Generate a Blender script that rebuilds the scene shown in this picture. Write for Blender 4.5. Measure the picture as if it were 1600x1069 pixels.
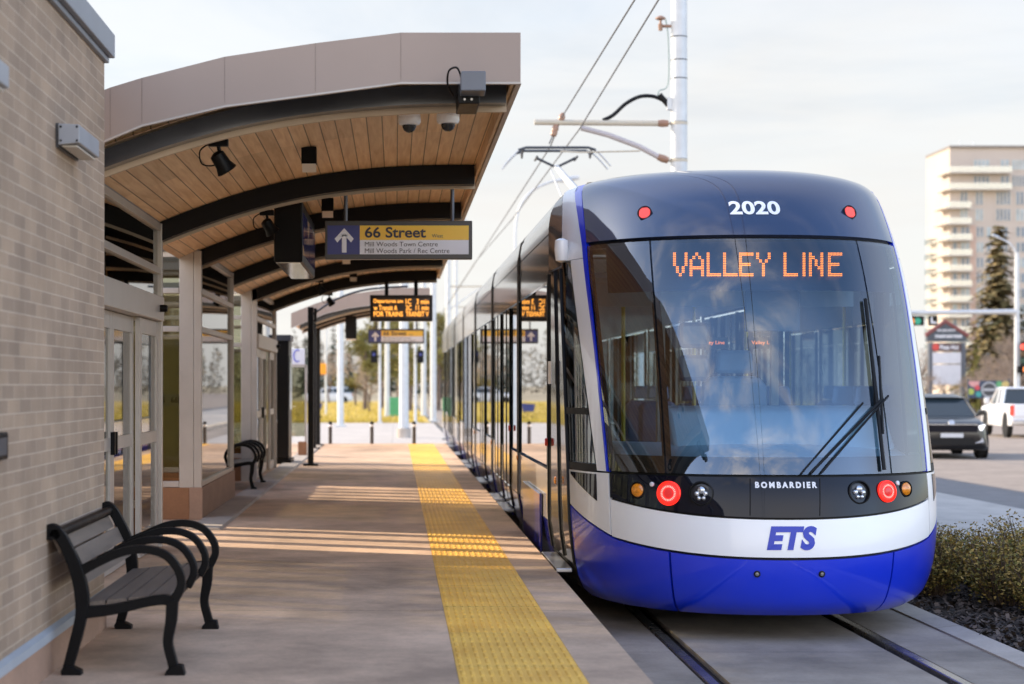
import bpy, bmesh, math, random
import numpy as np
from mathutils import Vector, Matrix
random.seed(7)
R = math.radians
for o in list(bpy.data.objects): bpy.data.objects.remove(o)
SC = bpy.context.scene
COL = SC.collection
# ------------------------------------------------------------------ camera, sky, sun, exposure
F, VX, VY, CZ = 3000.0, 618.0, 602.0, 1.71        # focal length in photo pixels, vanishing point, eye height above rail
cam_d = bpy.data.cameras.new('camera'); cam = bpy.data.objects.new('camera', cam_d); COL.objects.link(cam)
cam.location = (0, 0, CZ); cam.rotation_euler = (R(90), 0, 0)
cam_d.sensor_width = 36; cam_d.lens = F/1600*36
cam_d.shift_x = (800-VX)/1600; cam_d.shift_y = (VY-534.5)/1600
cam_d.clip_start = .1; cam_d.clip_end = 3000
cam_d.dof.use_dof = True; cam_d.dof.focus_distance = 13.6; cam_d.dof.aperture_fstop = 2.5
SC.camera = cam
SC.view_settings.view_transform = 'Standard'; SC.view_settings.look = 'None'
SC.view_settings.exposure = 1.68; SC.view_settings.gamma = 1
SUN_EL = 25.0
sd = Vector((-.91, .41, 0)).normalized()*math.cos(R(SUN_EL)); sd.z = math.sin(R(SUN_EL))
sun_d = bpy.data.lights.new('sun', 'SUN'); sun_d.energy = 2.3; sun_d.angle = R(1.0); sun_d.color = (1, .84, .64)
sun = bpy.data.objects.new('sun', sun_d); COL.objects.link(sun); sun.location = (-30, 20, 30)
sun.rotation_euler = sd.to_track_quat('Z', 'Y').to_euler()
W = bpy.data.worlds.new('World'); SC.world = W; W.use_nodes = True
def world():
    nt = W.node_tree; N = nt.nodes; L = nt.links; N.clear()
    out = N.new('ShaderNodeOutputWorld'); bg = N.new('ShaderNodeBackground'); bg.inputs[1].default_value = .1
    sky = N.new('ShaderNodeTexSky'); sky.sky_type = 'NISHITA'; sky.sun_disc = False
    sky.sun_elevation = R(SUN_EL); sky.sun_rotation = math.atan2(sd.x, sd.y)
    sky.air_density = 1.0; sky.dust_density = 1.2; sky.ozone_density = 1.5
    tc = N.new('ShaderNodeTexCoord'); sp = N.new('ShaderNodeSeparateXYZ'); L.new(tc.outputs['Generated'], sp.inputs[0])
    def m(op, a, b=None, c=None):
        n = N.new('ShaderNodeMath'); n.operation = op
        for i, v in enumerate((a, b, c)):
            if v is None: continue
            if isinstance(v, (int, float)): n.inputs[i].default_value = v
            else: L.new(v, n.inputs[i])
        return n.outputs[0]
    za = m('ADD', m('MAXIMUM', sp.outputs[2], 0), .12)
    cx = m('DIVIDE', sp.outputs[0], za); cy = m('DIVIDE', sp.outputs[1], za)
    cb = N.new('ShaderNodeCombineXYZ'); L.new(cx, cb.inputs[0]); L.new(cy, cb.inputs[1])
    def noise(scale, det, dist, rough=.55, stretch=(1, 1, 1), loc=(0, 0, 0)):
        mp = N.new('ShaderNodeMapping'); mp.inputs['Scale'].default_value = stretch; mp.inputs['Location'].default_value = loc
        mp.inputs['Rotation'].default_value = (0, 0, R(35))
        L.new(cb.outputs[0], mp.inputs[0])
        n = N.new('ShaderNodeTexNoise'); n.inputs['Scale'].default_value = scale; n.inputs['Detail'].default_value = det
        n.inputs['Distortion'].default_value = dist; n.inputs['Roughness'].default_value = rough; L.new(mp.outputs[0], n.inputs['Vector'])
        return n.outputs['Fac']
    def ramp(v, a, b):
        n = N.new('ShaderNodeMapRange'); n.interpolation_type = 'SMOOTHSTEP'; n.inputs[1].default_value = a; n.inputs[2].default_value = b; L.new(v, n.inputs[0]); return n.outputs[0]
    c1 = ramp(noise(3.0, 9, .5, .6, (.8, 1.9, 1), (.9, 1.7, 0)), .42, .80)
    c2 = ramp(noise(.45, 4, .2), .42, .62)
    cl = m('MULTIPLY', m('MULTIPLY', c1, m('ADD', c2, .12)), .62)
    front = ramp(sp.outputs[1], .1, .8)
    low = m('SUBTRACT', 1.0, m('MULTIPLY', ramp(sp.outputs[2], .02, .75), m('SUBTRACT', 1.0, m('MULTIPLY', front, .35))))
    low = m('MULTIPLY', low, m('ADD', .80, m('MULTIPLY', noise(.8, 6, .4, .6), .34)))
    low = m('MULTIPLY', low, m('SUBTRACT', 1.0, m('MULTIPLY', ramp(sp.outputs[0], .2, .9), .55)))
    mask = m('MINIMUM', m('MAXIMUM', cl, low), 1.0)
    def mixc(f, a, b):
        n = N.new('ShaderNodeMix'); n.data_type = 'RGBA'; L.new(f, n.inputs[0])
        for k, v in ((6, a), (7, b)):
            if isinstance(v, tuple): n.inputs[k].default_value = (*v, 1)
            else: L.new(v, n.inputs[k])
        return n.outputs[2]
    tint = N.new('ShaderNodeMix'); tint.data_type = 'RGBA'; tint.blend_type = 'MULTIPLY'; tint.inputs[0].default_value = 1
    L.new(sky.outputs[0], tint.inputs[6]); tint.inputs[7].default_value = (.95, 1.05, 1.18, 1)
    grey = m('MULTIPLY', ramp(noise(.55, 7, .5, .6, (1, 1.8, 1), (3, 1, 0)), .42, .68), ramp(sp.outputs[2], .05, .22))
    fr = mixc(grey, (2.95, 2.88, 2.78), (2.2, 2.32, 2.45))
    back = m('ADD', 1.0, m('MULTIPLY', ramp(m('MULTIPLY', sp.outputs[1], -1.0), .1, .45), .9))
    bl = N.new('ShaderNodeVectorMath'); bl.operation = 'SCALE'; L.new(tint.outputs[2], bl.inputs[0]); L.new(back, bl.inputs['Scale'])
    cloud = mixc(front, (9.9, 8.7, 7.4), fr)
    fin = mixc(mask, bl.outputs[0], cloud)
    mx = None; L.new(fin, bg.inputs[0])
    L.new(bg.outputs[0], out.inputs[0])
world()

# ------------------------------------------------------------------ helpers
def px(x, y, Y): return Vector(((x-VX)/F*Y, Y, CZ-(y-VY)/F*Y))
PZ = .38                                            # platform level
MATS = {}
def newmat(name):
    m = bpy.data.materials.new(name); m.use_nodes = True; return m, m.node_tree.nodes, m.node_tree.links
def pm(name, col, rough=.6, metal=0, var=.12, scale=4, bump=0, bscale=60, coat=0, ior=None, emit=None, estr=0, stretch=(1, 1, 1), spec=None):
    if name in MATS: return MATS[name]
    m, N, L = newmat(name); b = N['Principled BSDF']
    b.inputs['Base Color'].default_value = (*col, 1); b.inputs['Roughness'].default_value = rough; b.inputs['Metallic'].default_value = metal
    if coat: b.inputs['Coat Weight'].default_value = coat; b.inputs['Coat Roughness'].default_value = .03
    if ior: b.inputs['IOR'].default_value = ior
    if spec is not None: b.inputs['Specular IOR Level'].default_value = spec
    if emit: b.inputs['Emission Color'].default_value = (*emit, 1); b.inputs['Emission Strength'].default_value = estr
    if var or bump:
        tc = N.new('ShaderNodeTexCoord'); mp = N.new('ShaderNodeMapping'); mp.inputs['Scale'].default_value = stretch; L.new(tc.outputs['Object'], mp.inputs[0])
    if var:
        n = N.new('ShaderNodeTexNoise'); n.inputs['Scale'].default_value = scale; n.inputs['Detail'].default_value = 6; L.new(mp.outputs[0], n.inputs['Vector'])
        r = N.new('ShaderNodeMapRange'); r.inputs[1].default_value = .3; r.inputs[2].default_value = .7; r.inputs[3].default_value = 1-var; r.inputs[4].default_value = 1+var; L.new(n.outputs['Fac'], r.inputs[0])
        h = N.new('ShaderNodeMix'); h.data_type = 'RGBA'; h.blend_type = 'MULTIPLY'; h.inputs[0].default_value = 1; h.inputs[6].default_value = (*col, 1)
        L.new(r.outputs[0], h.inputs[7]); L.new(h.outputs[2], b.inputs['Base Color'])
        r2 = N.new('ShaderNodeMapRange'); r2.inputs[3].default_value = max(0, rough*(1-var)); r2.inputs[4].default_value = min(1, rough*(1+var)); L.new(n.outputs['Fac'], r2.inputs[0]); L.new(r2.outputs[0], b.inputs['Roughness'])
    if bump:
        n2 = N.new('ShaderNodeTexNoise'); n2.inputs['Scale'].default_value = bscale; n2.inputs['Detail'].default_value = 4; L.new(mp.outputs[0], n2.inputs['Vector'])
        bp = N.new('ShaderNodeBump'); bp.inputs['Strength'].default_value = bump; bp.inputs['Distance'].default_value = .01; L.new(n2.outputs['Fac'], bp.inputs['Height']); L.new(bp.outputs[0], b.inputs['Normal'])
    MATS[name] = m; return m
def glass(name, tint, base=.06, rough=.01, ior=1.5):
    if name in MATS: return MATS[name]
    m, N, L = newmat(name); out = N['Material Output']; N.remove(N['Principled BSDF'])
    t = N.new('ShaderNodeBsdfTransparent'); t.inputs[0].default_value = (*tint, 1)
    g = N.new('ShaderNodeBsdfGlossy'); g.inputs['Roughness'].default_value = rough
    f = N.new('ShaderNodeFresnel'); f.inputs[0].default_value = ior
    a = N.new('ShaderNodeMath'); a.operation = 'MULTIPLY_ADD'; a.inputs[1].default_value = 1-base; a.inputs[2].default_value = base; L.new(f.outputs[0], a.inputs[0])
    x = N.new('ShaderNodeMixShader'); L.new(a.outputs[0], x.inputs[0]); L.new(t.outputs[0], x.inputs[1]); L.new(g.outputs[0], x.inputs[2]); L.new(x.outputs[0], out.inputs[0])
    MATS[name] = m; return m
def emis(name, col, s):
    if name in MATS: return MATS[name]
    m, N, L = newmat(name); b = N['Principled BSDF']; b.inputs['Base Color'].default_value = (*[c*.5 for c in col], 1)
    b.inputs['Emission Color'].default_value = (*col, 1); b.inputs['Emission Strength'].default_value = s; MATS[name] = m; return m

def tag(o, label=None, cat=None, group=None, kind=None):
    if label: o['label'] = label
    if cat: o['category'] = cat
    if group: o['group'] = group
    if kind: o['kind'] = kind
    return o
def empty(name, loc, label, cat, group=None, rz=0):
    o = bpy.data.objects.new(name, None); COL.objects.link(o); o.location = loc; o.rotation_euler = (0, 0, rz); o.empty_display_size = .2
    return tag(o, label, cat, group)
def base_of(o):
    v = Vector((0, 0, 0))
    while o is not None: v += o.location; o = o.parent
    return v
class MB:
    def __init__(s): s.v = []; s.f = []
    def add(s, vs, fs):
        n = len(s.v); s.v += [tuple(p) for p in vs]; s.f += [tuple(i+n for i in f) for f in fs]; return s
    def box(s, x0, x1, y0, y1, z0, z1):
        return s.add([(x0,y0,z0),(x1,y0,z0),(x1,y1,z0),(x0,y1,z0),(x0,y0,z1),(x1,y0,z1),(x1,y1,z1),(x0,y1,z1)],
                     [(0,3,2,1),(4,5,6,7),(0,1,5,4),(1,2,6,5),(2,3,7,6),(3,0,4,7)])
    def quad(s, a, b, c, d): return s.add([a, b, c, d], [(0,1,2,3)])
    def prism(s, poly, y0, y1, axis='y'):          # poly of (a,b) extruded along an axis
        n = len(poly)
        mk = {'y': lambda a, b, t: (a, t, b), 'x': lambda a, b, t: (t, a, b), 'z': lambda a, b, t: (a, b, t)}[axis]
        vs = [mk(a, b, y0) for a, b in poly]+[mk(a, b, y1) for a, b in poly]
        fs = [tuple(range(n)), tuple(range(2*n-1, n-1, -1))]+[(i, i+n, (i+1) % n+n, (i+1) % n) for i in range(n)]
        return s.add(vs, fs)
    def band(s, lo, hi, y0, y1):                   # strip between two polylines of equal length, extruded along y
        n = len(lo)
        for i in range(n-1):
            a, b, c, d = lo[i], lo[i+1], hi[i+1], hi[i]
            vs = [(p[0], y0, p[1]) for p in (a,b,c,d)]+[(p[0], y1, p[1]) for p in (a,b,c,d)]
            fs = [(0,1,2,3), (7,6,5,4), (0,4,5,1), (3,2,6,7)]
            if i == 0: fs.append((0,3,7,4))
            if i == n-2: fs.append((1,5,6,2))
            s.add(vs, fs)
        return s
    def tube(s, pts, r, k=8, cap=True):
        pts = [Vector(p) for p in pts]; n = len(pts); rs = r if isinstance(r, (list, tuple)) else [r]*n
        base = len(s.v); up = None
        for i, p in enumerate(pts):
            t = (pts[min(i+1, n-1)]-pts[max(i-1, 0)]).normalized()
            if up is None: up = Vector((0,0,1)) if abs(t.z) < .9 else Vector((1,0,0))
            a = t.cross(up).normalized(); up = a.cross(t).normalized()
            for j in range(k):
                q = p+(a*math.cos(2*math.pi*j/k)+up*math.sin(2*math.pi*j/k))*rs[i]; s.v.append(tuple(q))
        for i in range(n-1):
            for j in range(k): s.f.append((base+i*k+j, base+i*k+(j+1) % k, base+(i+1)*k+(j+1) % k, base+(i+1)*k+j))
        if cap: s.f.append(tuple(base+j for j in range(k-1, -1, -1))); s.f.append(tuple(base+(n-1)*k+j for j in range(k)))
        return s
    def lathe(s, prof, c=(0,0,0), ax=(0,0,1), k=20):   # prof of (radius, height along ax)
        ax = Vector(ax).normalized(); u = ax.orthogonal().normalized(); w = ax.cross(u); c = Vector(c); base = len(s.v); n = len(prof)
        for r, h in prof:
            for j in range(k): s.v.append(tuple(c+ax*h+(u*math.cos(2*math.pi*j/k)+w*math.sin(2*math.pi*j/k))*r))
        for i in range(n-1):
            for j in range(k): s.f.append((base+i*k+j, base+i*k+(j+1) % k, base+(i+1)*k+(j+1) % k, base+(i+1)*k+j))
        s.f.append(tuple(base+j for j in range(k-1, -1, -1))); s.f.append(tuple(base+(n-1)*k+j for j in range(k)))
        return s
    def grid(s, fn, nu, nv, rim=None):             # fn(u,v)->(point, normal); rim: depth of a turned-in edge
        P = [[fn(i/nu, j/nv) for j in range(nv+1)] for i in range(nu+1)]; base = len(s.v)
        for row in P: s.v += [tuple(p) for p, n in row]
        w = nv+1
        for i in range(nu):
            for j in range(nv): s.f.append((base+i*w+j, base+(i+1)*w+j, base+(i+1)*w+j+1, base+i*w+j+1))
        if rim:
            loop = [(i, 0) for i in range(nu)]+[(nu, j) for j in range(nv)]+[(i, nv) for i in range(nu, 0, -1)]+[(0, j) for j in range(nv, 0, -1)]
            b2 = len(s.v)
            for i, j in loop: s.v.append(tuple(P[i][j][0]-P[i][j][1]*rim))
            for q in range(len(loop)):
                i, j = loop[q]; i2, j2 = loop[(q+1) % len(loop)]
                s.f.append((base+i*w+j, b2+q, b2+(q+1) % len(loop), base+i2*w+j2))
        return s
    def build(s, name, m, parent=None, smooth=35, bev=0, local=False, tri=None):
        off = Vector((0, 0, 0)); v = np.array(s.v, dtype=float)
        if parent is not None:
            if not local: off = base_of(parent)
        elif not local: off = Vector(((v[:,0].min()+v[:,0].max())/2, (v[:,1].min()+v[:,1].max())/2, v[:,2].min()))
        me = bpy.data.meshes.new(name); me.from_pydata((v-np.array(off)).tolist(), [], s.f); me.update()
        if m is not None: me.materials.append(m)
        if smooth: 
            me.polygons.foreach_set('use_smooth', [True]*len(me.polygons)); me.set_sharp_from_angle(angle=R(smooth))
        o = bpy.data.objects.new(name, me); COL.objects.link(o)
        if parent is not None: o.parent = parent
        else: o.location = off
        if bev:
            b = o.modifiers.new('bevel', 'BEVEL'); b.width = bev; b.segments = 2; b.limit_method = 'ANGLE'; b.angle_limit = R(40)
        return o
def kids(o): return [c for c in COL.objects if c.parent is o]
def dup(o, parent=None, **props):
    c = o.copy(); COL.objects.link(c); c.parent = parent
    for ch in kids(o): dup(ch, c)
    for k, v in props.items():
        if k == 'label': c['label'] = v
    return c
TXT = {}
def text2d(t, bold=0, shear=0, space=1):
    key = (t, bold, shear, space)
    if key in TXT: return TXT[key]
    cu = bpy.data.curves.new('lettering', 'FONT'); cu.body = t; cu.size = 1; cu.offset = bold; cu.shear = shear; cu.space_character = space; cu.resolution_u = 4
    ob = bpy.data.objects.new('lettering', cu); COL.objects.link(ob); bpy.context.view_layer.update()
    me = ob.to_mesh(); vs = [(v.co.x, v.co.y) for v in me.vertices]; fs = [tuple(p.vertices) for p in me.polygons]; ob.to_mesh_clear()
    bpy.data.objects.remove(ob); bpy.data.curves.remove(cu)
    x0 = min(v[0] for v in vs); x1 = max(v[0] for v in vs); y0 = min(v[1] for v in vs); y1 = max(v[1] for v in vs)
    TXT[key] = ([((x-x0)/(x1-x0), (y-y0)/(y1-y0)) for x, y in vs], fs); return TXT[key]
def text_flat(mb, t, x0, x1, z0, z1, y, bold=0, shear=0, space=1, mirror=False):
    vs, fs = text2d(t, bold, shear, space)
    return mb.add([(x0+(x1-x0)*a, y, z0+(z1-z0)*b) for a, b in vs], fs)
def cat(pts, n=8):                                  # Catmull-Rom through points
    P = [Vector(p) for p in pts]; out = []
    for i in range(len(P)-1):
        a = P[max(i-1, 0)]; b = P[i]; c = P[i+1]; d = P[min(i+2, len(P)-1)]
        for k in range(n):
            t = k/n; out.append(.5*((2*b)+(c-a)*t+(2*a-5*b+4*c-d)*t*t+(3*b-a-3*c+d)*t*t*t))
    out.append(P[-1]); return out

# ------------------------------------------------------------------ materials
def concrete(name, col, joint=None, band=None, stain=.22):
    m, N, L = newmat(name); b = N['Principled BSDF']; b.inputs['Roughness'].default_value = .8
    tc = N.new('ShaderNodeTexCoord'); 
    def nz(scale, det, stretch=(1,1,1)):
        mp = N.new('ShaderNodeMapping'); mp.inputs['Scale'].default_value = stretch; L.new(tc.outputs['Object'], mp.inputs[0])
        n = N.new('ShaderNodeTexNoise'); n.inputs['Scale'].default_value = scale; n.inputs['Detail'].default_value = det; n.inputs['Roughness'].default_value = .65; L.new(mp.outputs[0], n.inputs['Vector']); return n.outputs['Fac']
    def rg(v, a, b_, c, d):
        r = N.new('ShaderNodeMapRange'); r.inputs[1].default_value = a; r.inputs[2].default_value = b_; r.inputs[3].default_value = c; r.inputs[4].default_value = d; L.new(v, r.inputs[0]); return r.outputs[0]
    def mul(a, c):
        x = N.new('ShaderNodeMath'); x.operation = 'MULTIPLY'; L.new(a, x.inputs[0]); L.new(c, x.inputs[1]); return x.outputs[0]
    v = mul(rg(nz(.9, 8), .35, .68, 1-stain, 1+stain*.6), rg(nz(45, 3), .3, .7, .93, 1.07))
    v = mul(v, rg(nz(3.5, 6, (1, .5, 1)), .35, .6, .9, 1.04))
    if joint:
        sp = N.new('ShaderNodeSeparateXYZ'); L.new(tc.outputs['Object'], sp.inputs[0])
        for ax, st in joint:
            q = N.new('ShaderNodeMath'); q.operation = 'MODULO'; ad = N.new('ShaderNodeMath'); ad.operation = 'ADD'; ad.inputs[1].default_value = 500*st+st*.3; L.new(sp.outputs[ax], ad.inputs[0]); L.new(ad.outputs[0], q.inputs[0]); q.inputs[1].default_value = st
            g = N.new('ShaderNodeMath'); g.operation = 'GREATER_THAN'; g.inputs[1].default_value = .012; L.new(q.outputs[0], g.inputs[0])
            v = mul(v, rg(g.outputs[0], 0, 1, .5, 1))
    h = N.new('ShaderNodeMix'); h.data_type = 'RGBA'; h.blend_type = 'MULTIPLY'; h.inputs[0].default_value = 1; h.inputs[6].default_value = (*col, 1); L.new(v, h.inputs[7]); L.new(h.outputs[2], b.inputs['Base Color'])
    bp = N.new('ShaderNodeBump'); bp.inputs['Strength'].default_value = .25; bp.inputs['Distance'].default_value = .006; L.new(nz(70, 4), bp.inputs['Height']); L.new(bp.outputs[0], b.inputs['Normal'])
    MATS[name] = m; return m
def brick():
    m, N, L = newmat('brick'); b = N['Principled BSDF']; b.inputs['Roughness'].default_value = .85
    tc = N.new('ShaderNodeTexCoord'); sp = N.new('ShaderNodeSeparateXYZ'); L.new(tc.outputs['Object'], sp.inputs[0])
    ad = N.new('ShaderNodeMath'); L.new(sp.outputs[0], ad.inputs[0]); L.new(sp.outputs[1], ad.inputs[1])
    cb = N.new('ShaderNodeCombineXYZ'); L.new(ad.outputs[0], cb.inputs[0]); L.new(sp.outputs[2], cb.inputs[1])
    t = N.new('ShaderNodeTexBrick'); L.new(cb.outputs[0], t.inputs['Vector']); t.inputs['Scale'].default_value = 1
    t.inputs['Brick Width'].default_value = .25; t.inputs['Row Height'].default_value = .0605; t.inputs['Mortar Size'].default_value = .0042; t.inputs['Mortar Smooth'].default_value = .25; t.inputs['Bias'].default_value = 0
    t.inputs['Color1'].default_value = (.41, .29, .195, 1); t.inputs['Color2'].default_value = (.31, .222, .155, 1); t.inputs['Mortar'].default_value = (.49, .375, .275, 1)
    n = N.new('ShaderNodeTexNoise'); n.inputs['Scale'].default_value = 3.; n.inputs['Detail'].default_value = 8; L.new(tc.outputs['Object'], n.inputs['Vector'])
    r = N.new('ShaderNodeMapRange'); r.inputs[1].default_value = .3; r.inputs[2].default_value = .7; r.inputs[3].default_value = .85; r.inputs[4].default_value = 1.15; L.new(n.outputs['Fac'], r.inputs[0])
    h = N.new('ShaderNodeMix'); h.data_type = 'RGBA'; h.blend_type = 'MULTIPLY'; h.inputs[0].default_value = 1; L.new(t.outputs['Color'], h.inputs[6]); L.new(r.outputs[0], h.inputs[7]); L.new(h.outputs[2], b.inputs['Base Color'])
    n2 = N.new('ShaderNodeTexNoise'); n2.inputs['Scale'].default_value = 90; L.new(tc.outputs['Object'], n2.inputs['Vector'])
    s = N.new('ShaderNodeMath'); s.operation = 'MULTIPLY_ADD'; L.new(t.outputs['Fac'], s.inputs[0]); s.inputs[1].default_value = .5; L.new(n2.outputs['Fac'], s.inputs[2])
    bp = N.new('ShaderNodeBump'); bp.inputs['Strength'].default_value = .6; bp.inputs['Distance'].default_value = .006; L.new(s.outputs[0], bp.inputs['Height']); L.new(bp.outputs[0], b.inputs['Normal'])
    return m
def planks():
    m, N, L = newmat('cedar_planks'); b = N['Principled BSDF']; b.inputs['Roughness'].default_value = .5
    tc = N.new('ShaderNodeTexCoord'); sp = N.new('ShaderNodeSeparateXYZ'); L.new(tc.outputs['Object'], sp.inputs[0])
    def m1(op, a, v):
        n = N.new('ShaderNodeMath'); n.operation = op; L.new(a, n.inputs[0]); n.inputs[1].default_value = v; return n.outputs[0]
    u = m1('DIVIDE', m1('ADD', sp.outputs[0], 50), .105)
    fl = N.new('ShaderNodeMath'); fl.operation = 'FLOOR'; L.new(u, fl.inputs[0]); fr = N.new('ShaderNodeMath'); fr.operation = 'FRACT'; L.new(u, fr.inputs[0])
    wn = N.new('ShaderNodeTexWhiteNoise'); wn.noise_dimensions = '2D'
    yb = N.new('ShaderNodeMath'); yb.operation = 'FLOOR'; L.new(m1('DIVIDE', sp.outputs[1], 3.6), yb.inputs[0])
    cb = N.new('ShaderNodeCombineXYZ'); L.new(fl.outputs[0], cb.inputs[0]); L.new(yb.outputs[0], cb.inputs[1]); L.new(cb.outputs[0], wn.inputs['Vector'])
    mp = N.new('ShaderNodeMapping'); mp.inputs['Scale'].default_value = (14, .7, 1); L.new(tc.outputs['Object'], mp.inputs[0])
    n = N.new('ShaderNodeTexNoise'); n.inputs['Scale'].default_value = 2.2; n.inputs['Detail'].default_value = 7; n.inputs['Distortion'].default_value = .6; L.new(mp.outputs[0], n.inputs['Vector'])
    cr = N.new('ShaderNodeValToRGB'); L.new(n.outputs['Fac'], cr.inputs[0]); cr.color_ramp.elements[0].position = .3; cr.color_ramp.elements[1].position = .72
    cr.color_ramp.elements[0].color = (.64, .395, .20, 1); cr.color_ramp.elements[1].color = (.84, .60, .36, 1)
    r = N.new('ShaderNodeMapRange'); r.inputs[3].default_value = .84; r.inputs[4].default_value = 1.08; L.new(wn.outputs['Value'], r.inputs[0])
    g = N.new('ShaderNodeMath'); g.operation = 'GREATER_THAN'; g.inputs[1].default_value = .075; L.new(fr.outputs[0], g.inputs[0])
    gr = N.new('ShaderNodeMapRange'); gr.inputs[3].default_value = .3; L.new(g.outputs[0], gr.inputs[0])
    mm = N.new('ShaderNodeMath'); mm.operation = 'MULTIPLY'; L.new(r.outputs[0], mm.inputs[0]); L.new(gr.outputs[0], mm.inputs[1])
    h = N.new('ShaderNodeMix'); h.data_type = 'RGBA'; h.blend_type = 'MULTIPLY'; h.inputs[0].default_value = 1; L.new(cr.outputs[0], h.inputs[6]); L.new(mm.outputs[0], h.inputs[7]); L.new(h.outputs[2], b.inputs['Base Color'])
    bp = N.new('ShaderNodeBump'); bp.inputs['Strength'].default_value = .6; bp.inputs['Distance'].default_value = .01; L.new(g.outputs[0], bp.inputs['Height']); L.new(bp.outputs[0], b.inputs['Normal'])
    return m
def tactile():
    m, N, L = newmat('tactile_yellow'); b = N['Principled BSDF']; b.inputs['Roughness'].default_value = .55
    tc = N.new('ShaderNodeTexCoord'); sp = N.new('ShaderNodeSeparateXYZ'); L.new(tc.outputs['Object'], sp.inputs[0])
    n = N.new('ShaderNodeTexNoise'); n.inputs['Scale'].default_value = 2.5; n.inputs['Detail'].default_value = 8; L.new(tc.outputs['Object'], n.inputs['Vector'])
    cr = N.new('ShaderNodeValToRGB'); L.new(n.outputs['Fac'], cr.inputs[0]); cr.color_ramp.elements[0].position = .24; cr.color_ramp.elements[1].position = .62
    cr.color_ramp.elements[0].color = (.74, .37, .04, 1); cr.color_ramp.elements[1].color = (.93, .53, .08, 1)
    md = N.new('ShaderNodeMath'); md.operation = 'MODULO'; ad = N.new('ShaderNodeMath'); ad.operation = 'ADD'; ad.inputs[1].default_value = 122.03; L.new(sp.outputs[1], ad.inputs[0]); L.new(ad.outputs[0], md.inputs[0]); md.inputs[1].default_value = 1.22
    g = N.new('ShaderNodeMath'); g.operation = 'GREATER_THAN'; g.inputs[1].default_value = .012; L.new(md.outputs[0], g.inputs[0])
    gr = N.new('ShaderNodeMapRange'); gr.inputs[3].default_value = .6; L.new(g.outputs[0], gr.inputs[0])
    h = N.new('ShaderNodeMix'); h.data_type = 'RGBA'; h.blend_type = 'MULTIPLY'; h.inputs[0].default_value = 1; L.new(cr.outputs[0], h.inputs[6]); L.new(gr.outputs[0], h.inputs[7]); L.new(h.outputs[2], b.inputs['Base Color'])
    return m
M_BRICK = brick(); M_WOOD = planks(); M_TACT = tactile()
M_PLAT = concrete('platform_concrete', (.64, .44, .295), [(1, 3.05)], stain=.42)
M_PLAZA = concrete('plaza_concrete', (.50, .45, .40), [(0, 3), (1, 3)], stain=.12)
M_SLAB = concrete('track_slab_concrete', (.35, .29, .235), [(1, 4)], stain=.42)
M_KERB = concrete('kerb_concrete', (.46, .40, .34), [(1, 2.2)])
M_WALK = concrete('sidewalk_concrete', (.50, .455, .40), [(1, 3)], stain=.1)
M_ROAD = concrete('asphalt', (.30, .245, .20), stain=.14)
M_ROAD2 = concrete('asphalt_dark', (.20, .185, .175), stain=.1)
M_PLINTH = concrete('plinth_brown', (.30, .14, .065), stain=.12)
M_PLINTH2 = concrete('plinth_tan', (.38, .235, .16), stain=.15)
M_BLACK = pm('black_paint', (.003, .003, .0035), .45, var=.25, scale=9, bump=.05, spec=.18)
M_BEAM = pm('black_beam_paint', (.004, .004, .005), .4, var=.2, scale=3, spec=.25)
M_DGREY = pm('dark_grey_metal', (.06, .065, .075), .4, var=.15)
M_CAP = pm('coping_grey', (.20, .21, .235), .45, var=.08)
M_FASCIA = pm('fascia_taupe', (.285, .222, .187), .5, var=.06, scale=1.2)
M_ALU = pm('storefront_aluminium', (.48, .44, .40), .38, metal=.35, var=.06)
M_GALV = pm('galvanised_steel', (.55, .565, .57), .5, metal=.3, var=.07, scale=6)
M_STEEL = pm('steel', (.45, .45, .46), .3, metal=.9, var=.15, scale=8)
M_RAIL = pm('rail_steel', (.30, .27, .245), .26, metal=.8, var=.2, scale=5)
M_GLASS = glass('shelter_glass', (.70, .70, .60), .16)
M_WHITE = pm('white_paint', (.86, .86, .86), .32, var=.03, scale=1.5, coat=.5)
M_BLUE = pm('blue_paint', (.004, .030, .60), .3, var=.05, scale=1.5, coat=.7)
M_GLOSS = pm('black_glass', (.005, .006, .012), .035, var=0, ior=1.38)
M_GLOSS2 = pm('dark_gloss_panel', (.05, .048, .046), .06, var=0, ior=1.9)
M_RUB = pm('black_rubber', (.004, .004, .0045), .55, var=.2, spec=.3)
M_WIND = glass('windscreen_glass', (.70, .86, .93), .19, ior=1.45)
M_TGL = glass('tinted_window_glass', (.30, .31, .29), .08, ior=1.7)
M_TGL2 = glass('clear_window_glass', (.86, .90, .90), .0, ior=1.25)
M_BROWN = pm('slat_brown', (.17, .13, .10), .5, var=.2, scale=6, stretch=(8, .6, 8), bump=.15)

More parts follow.
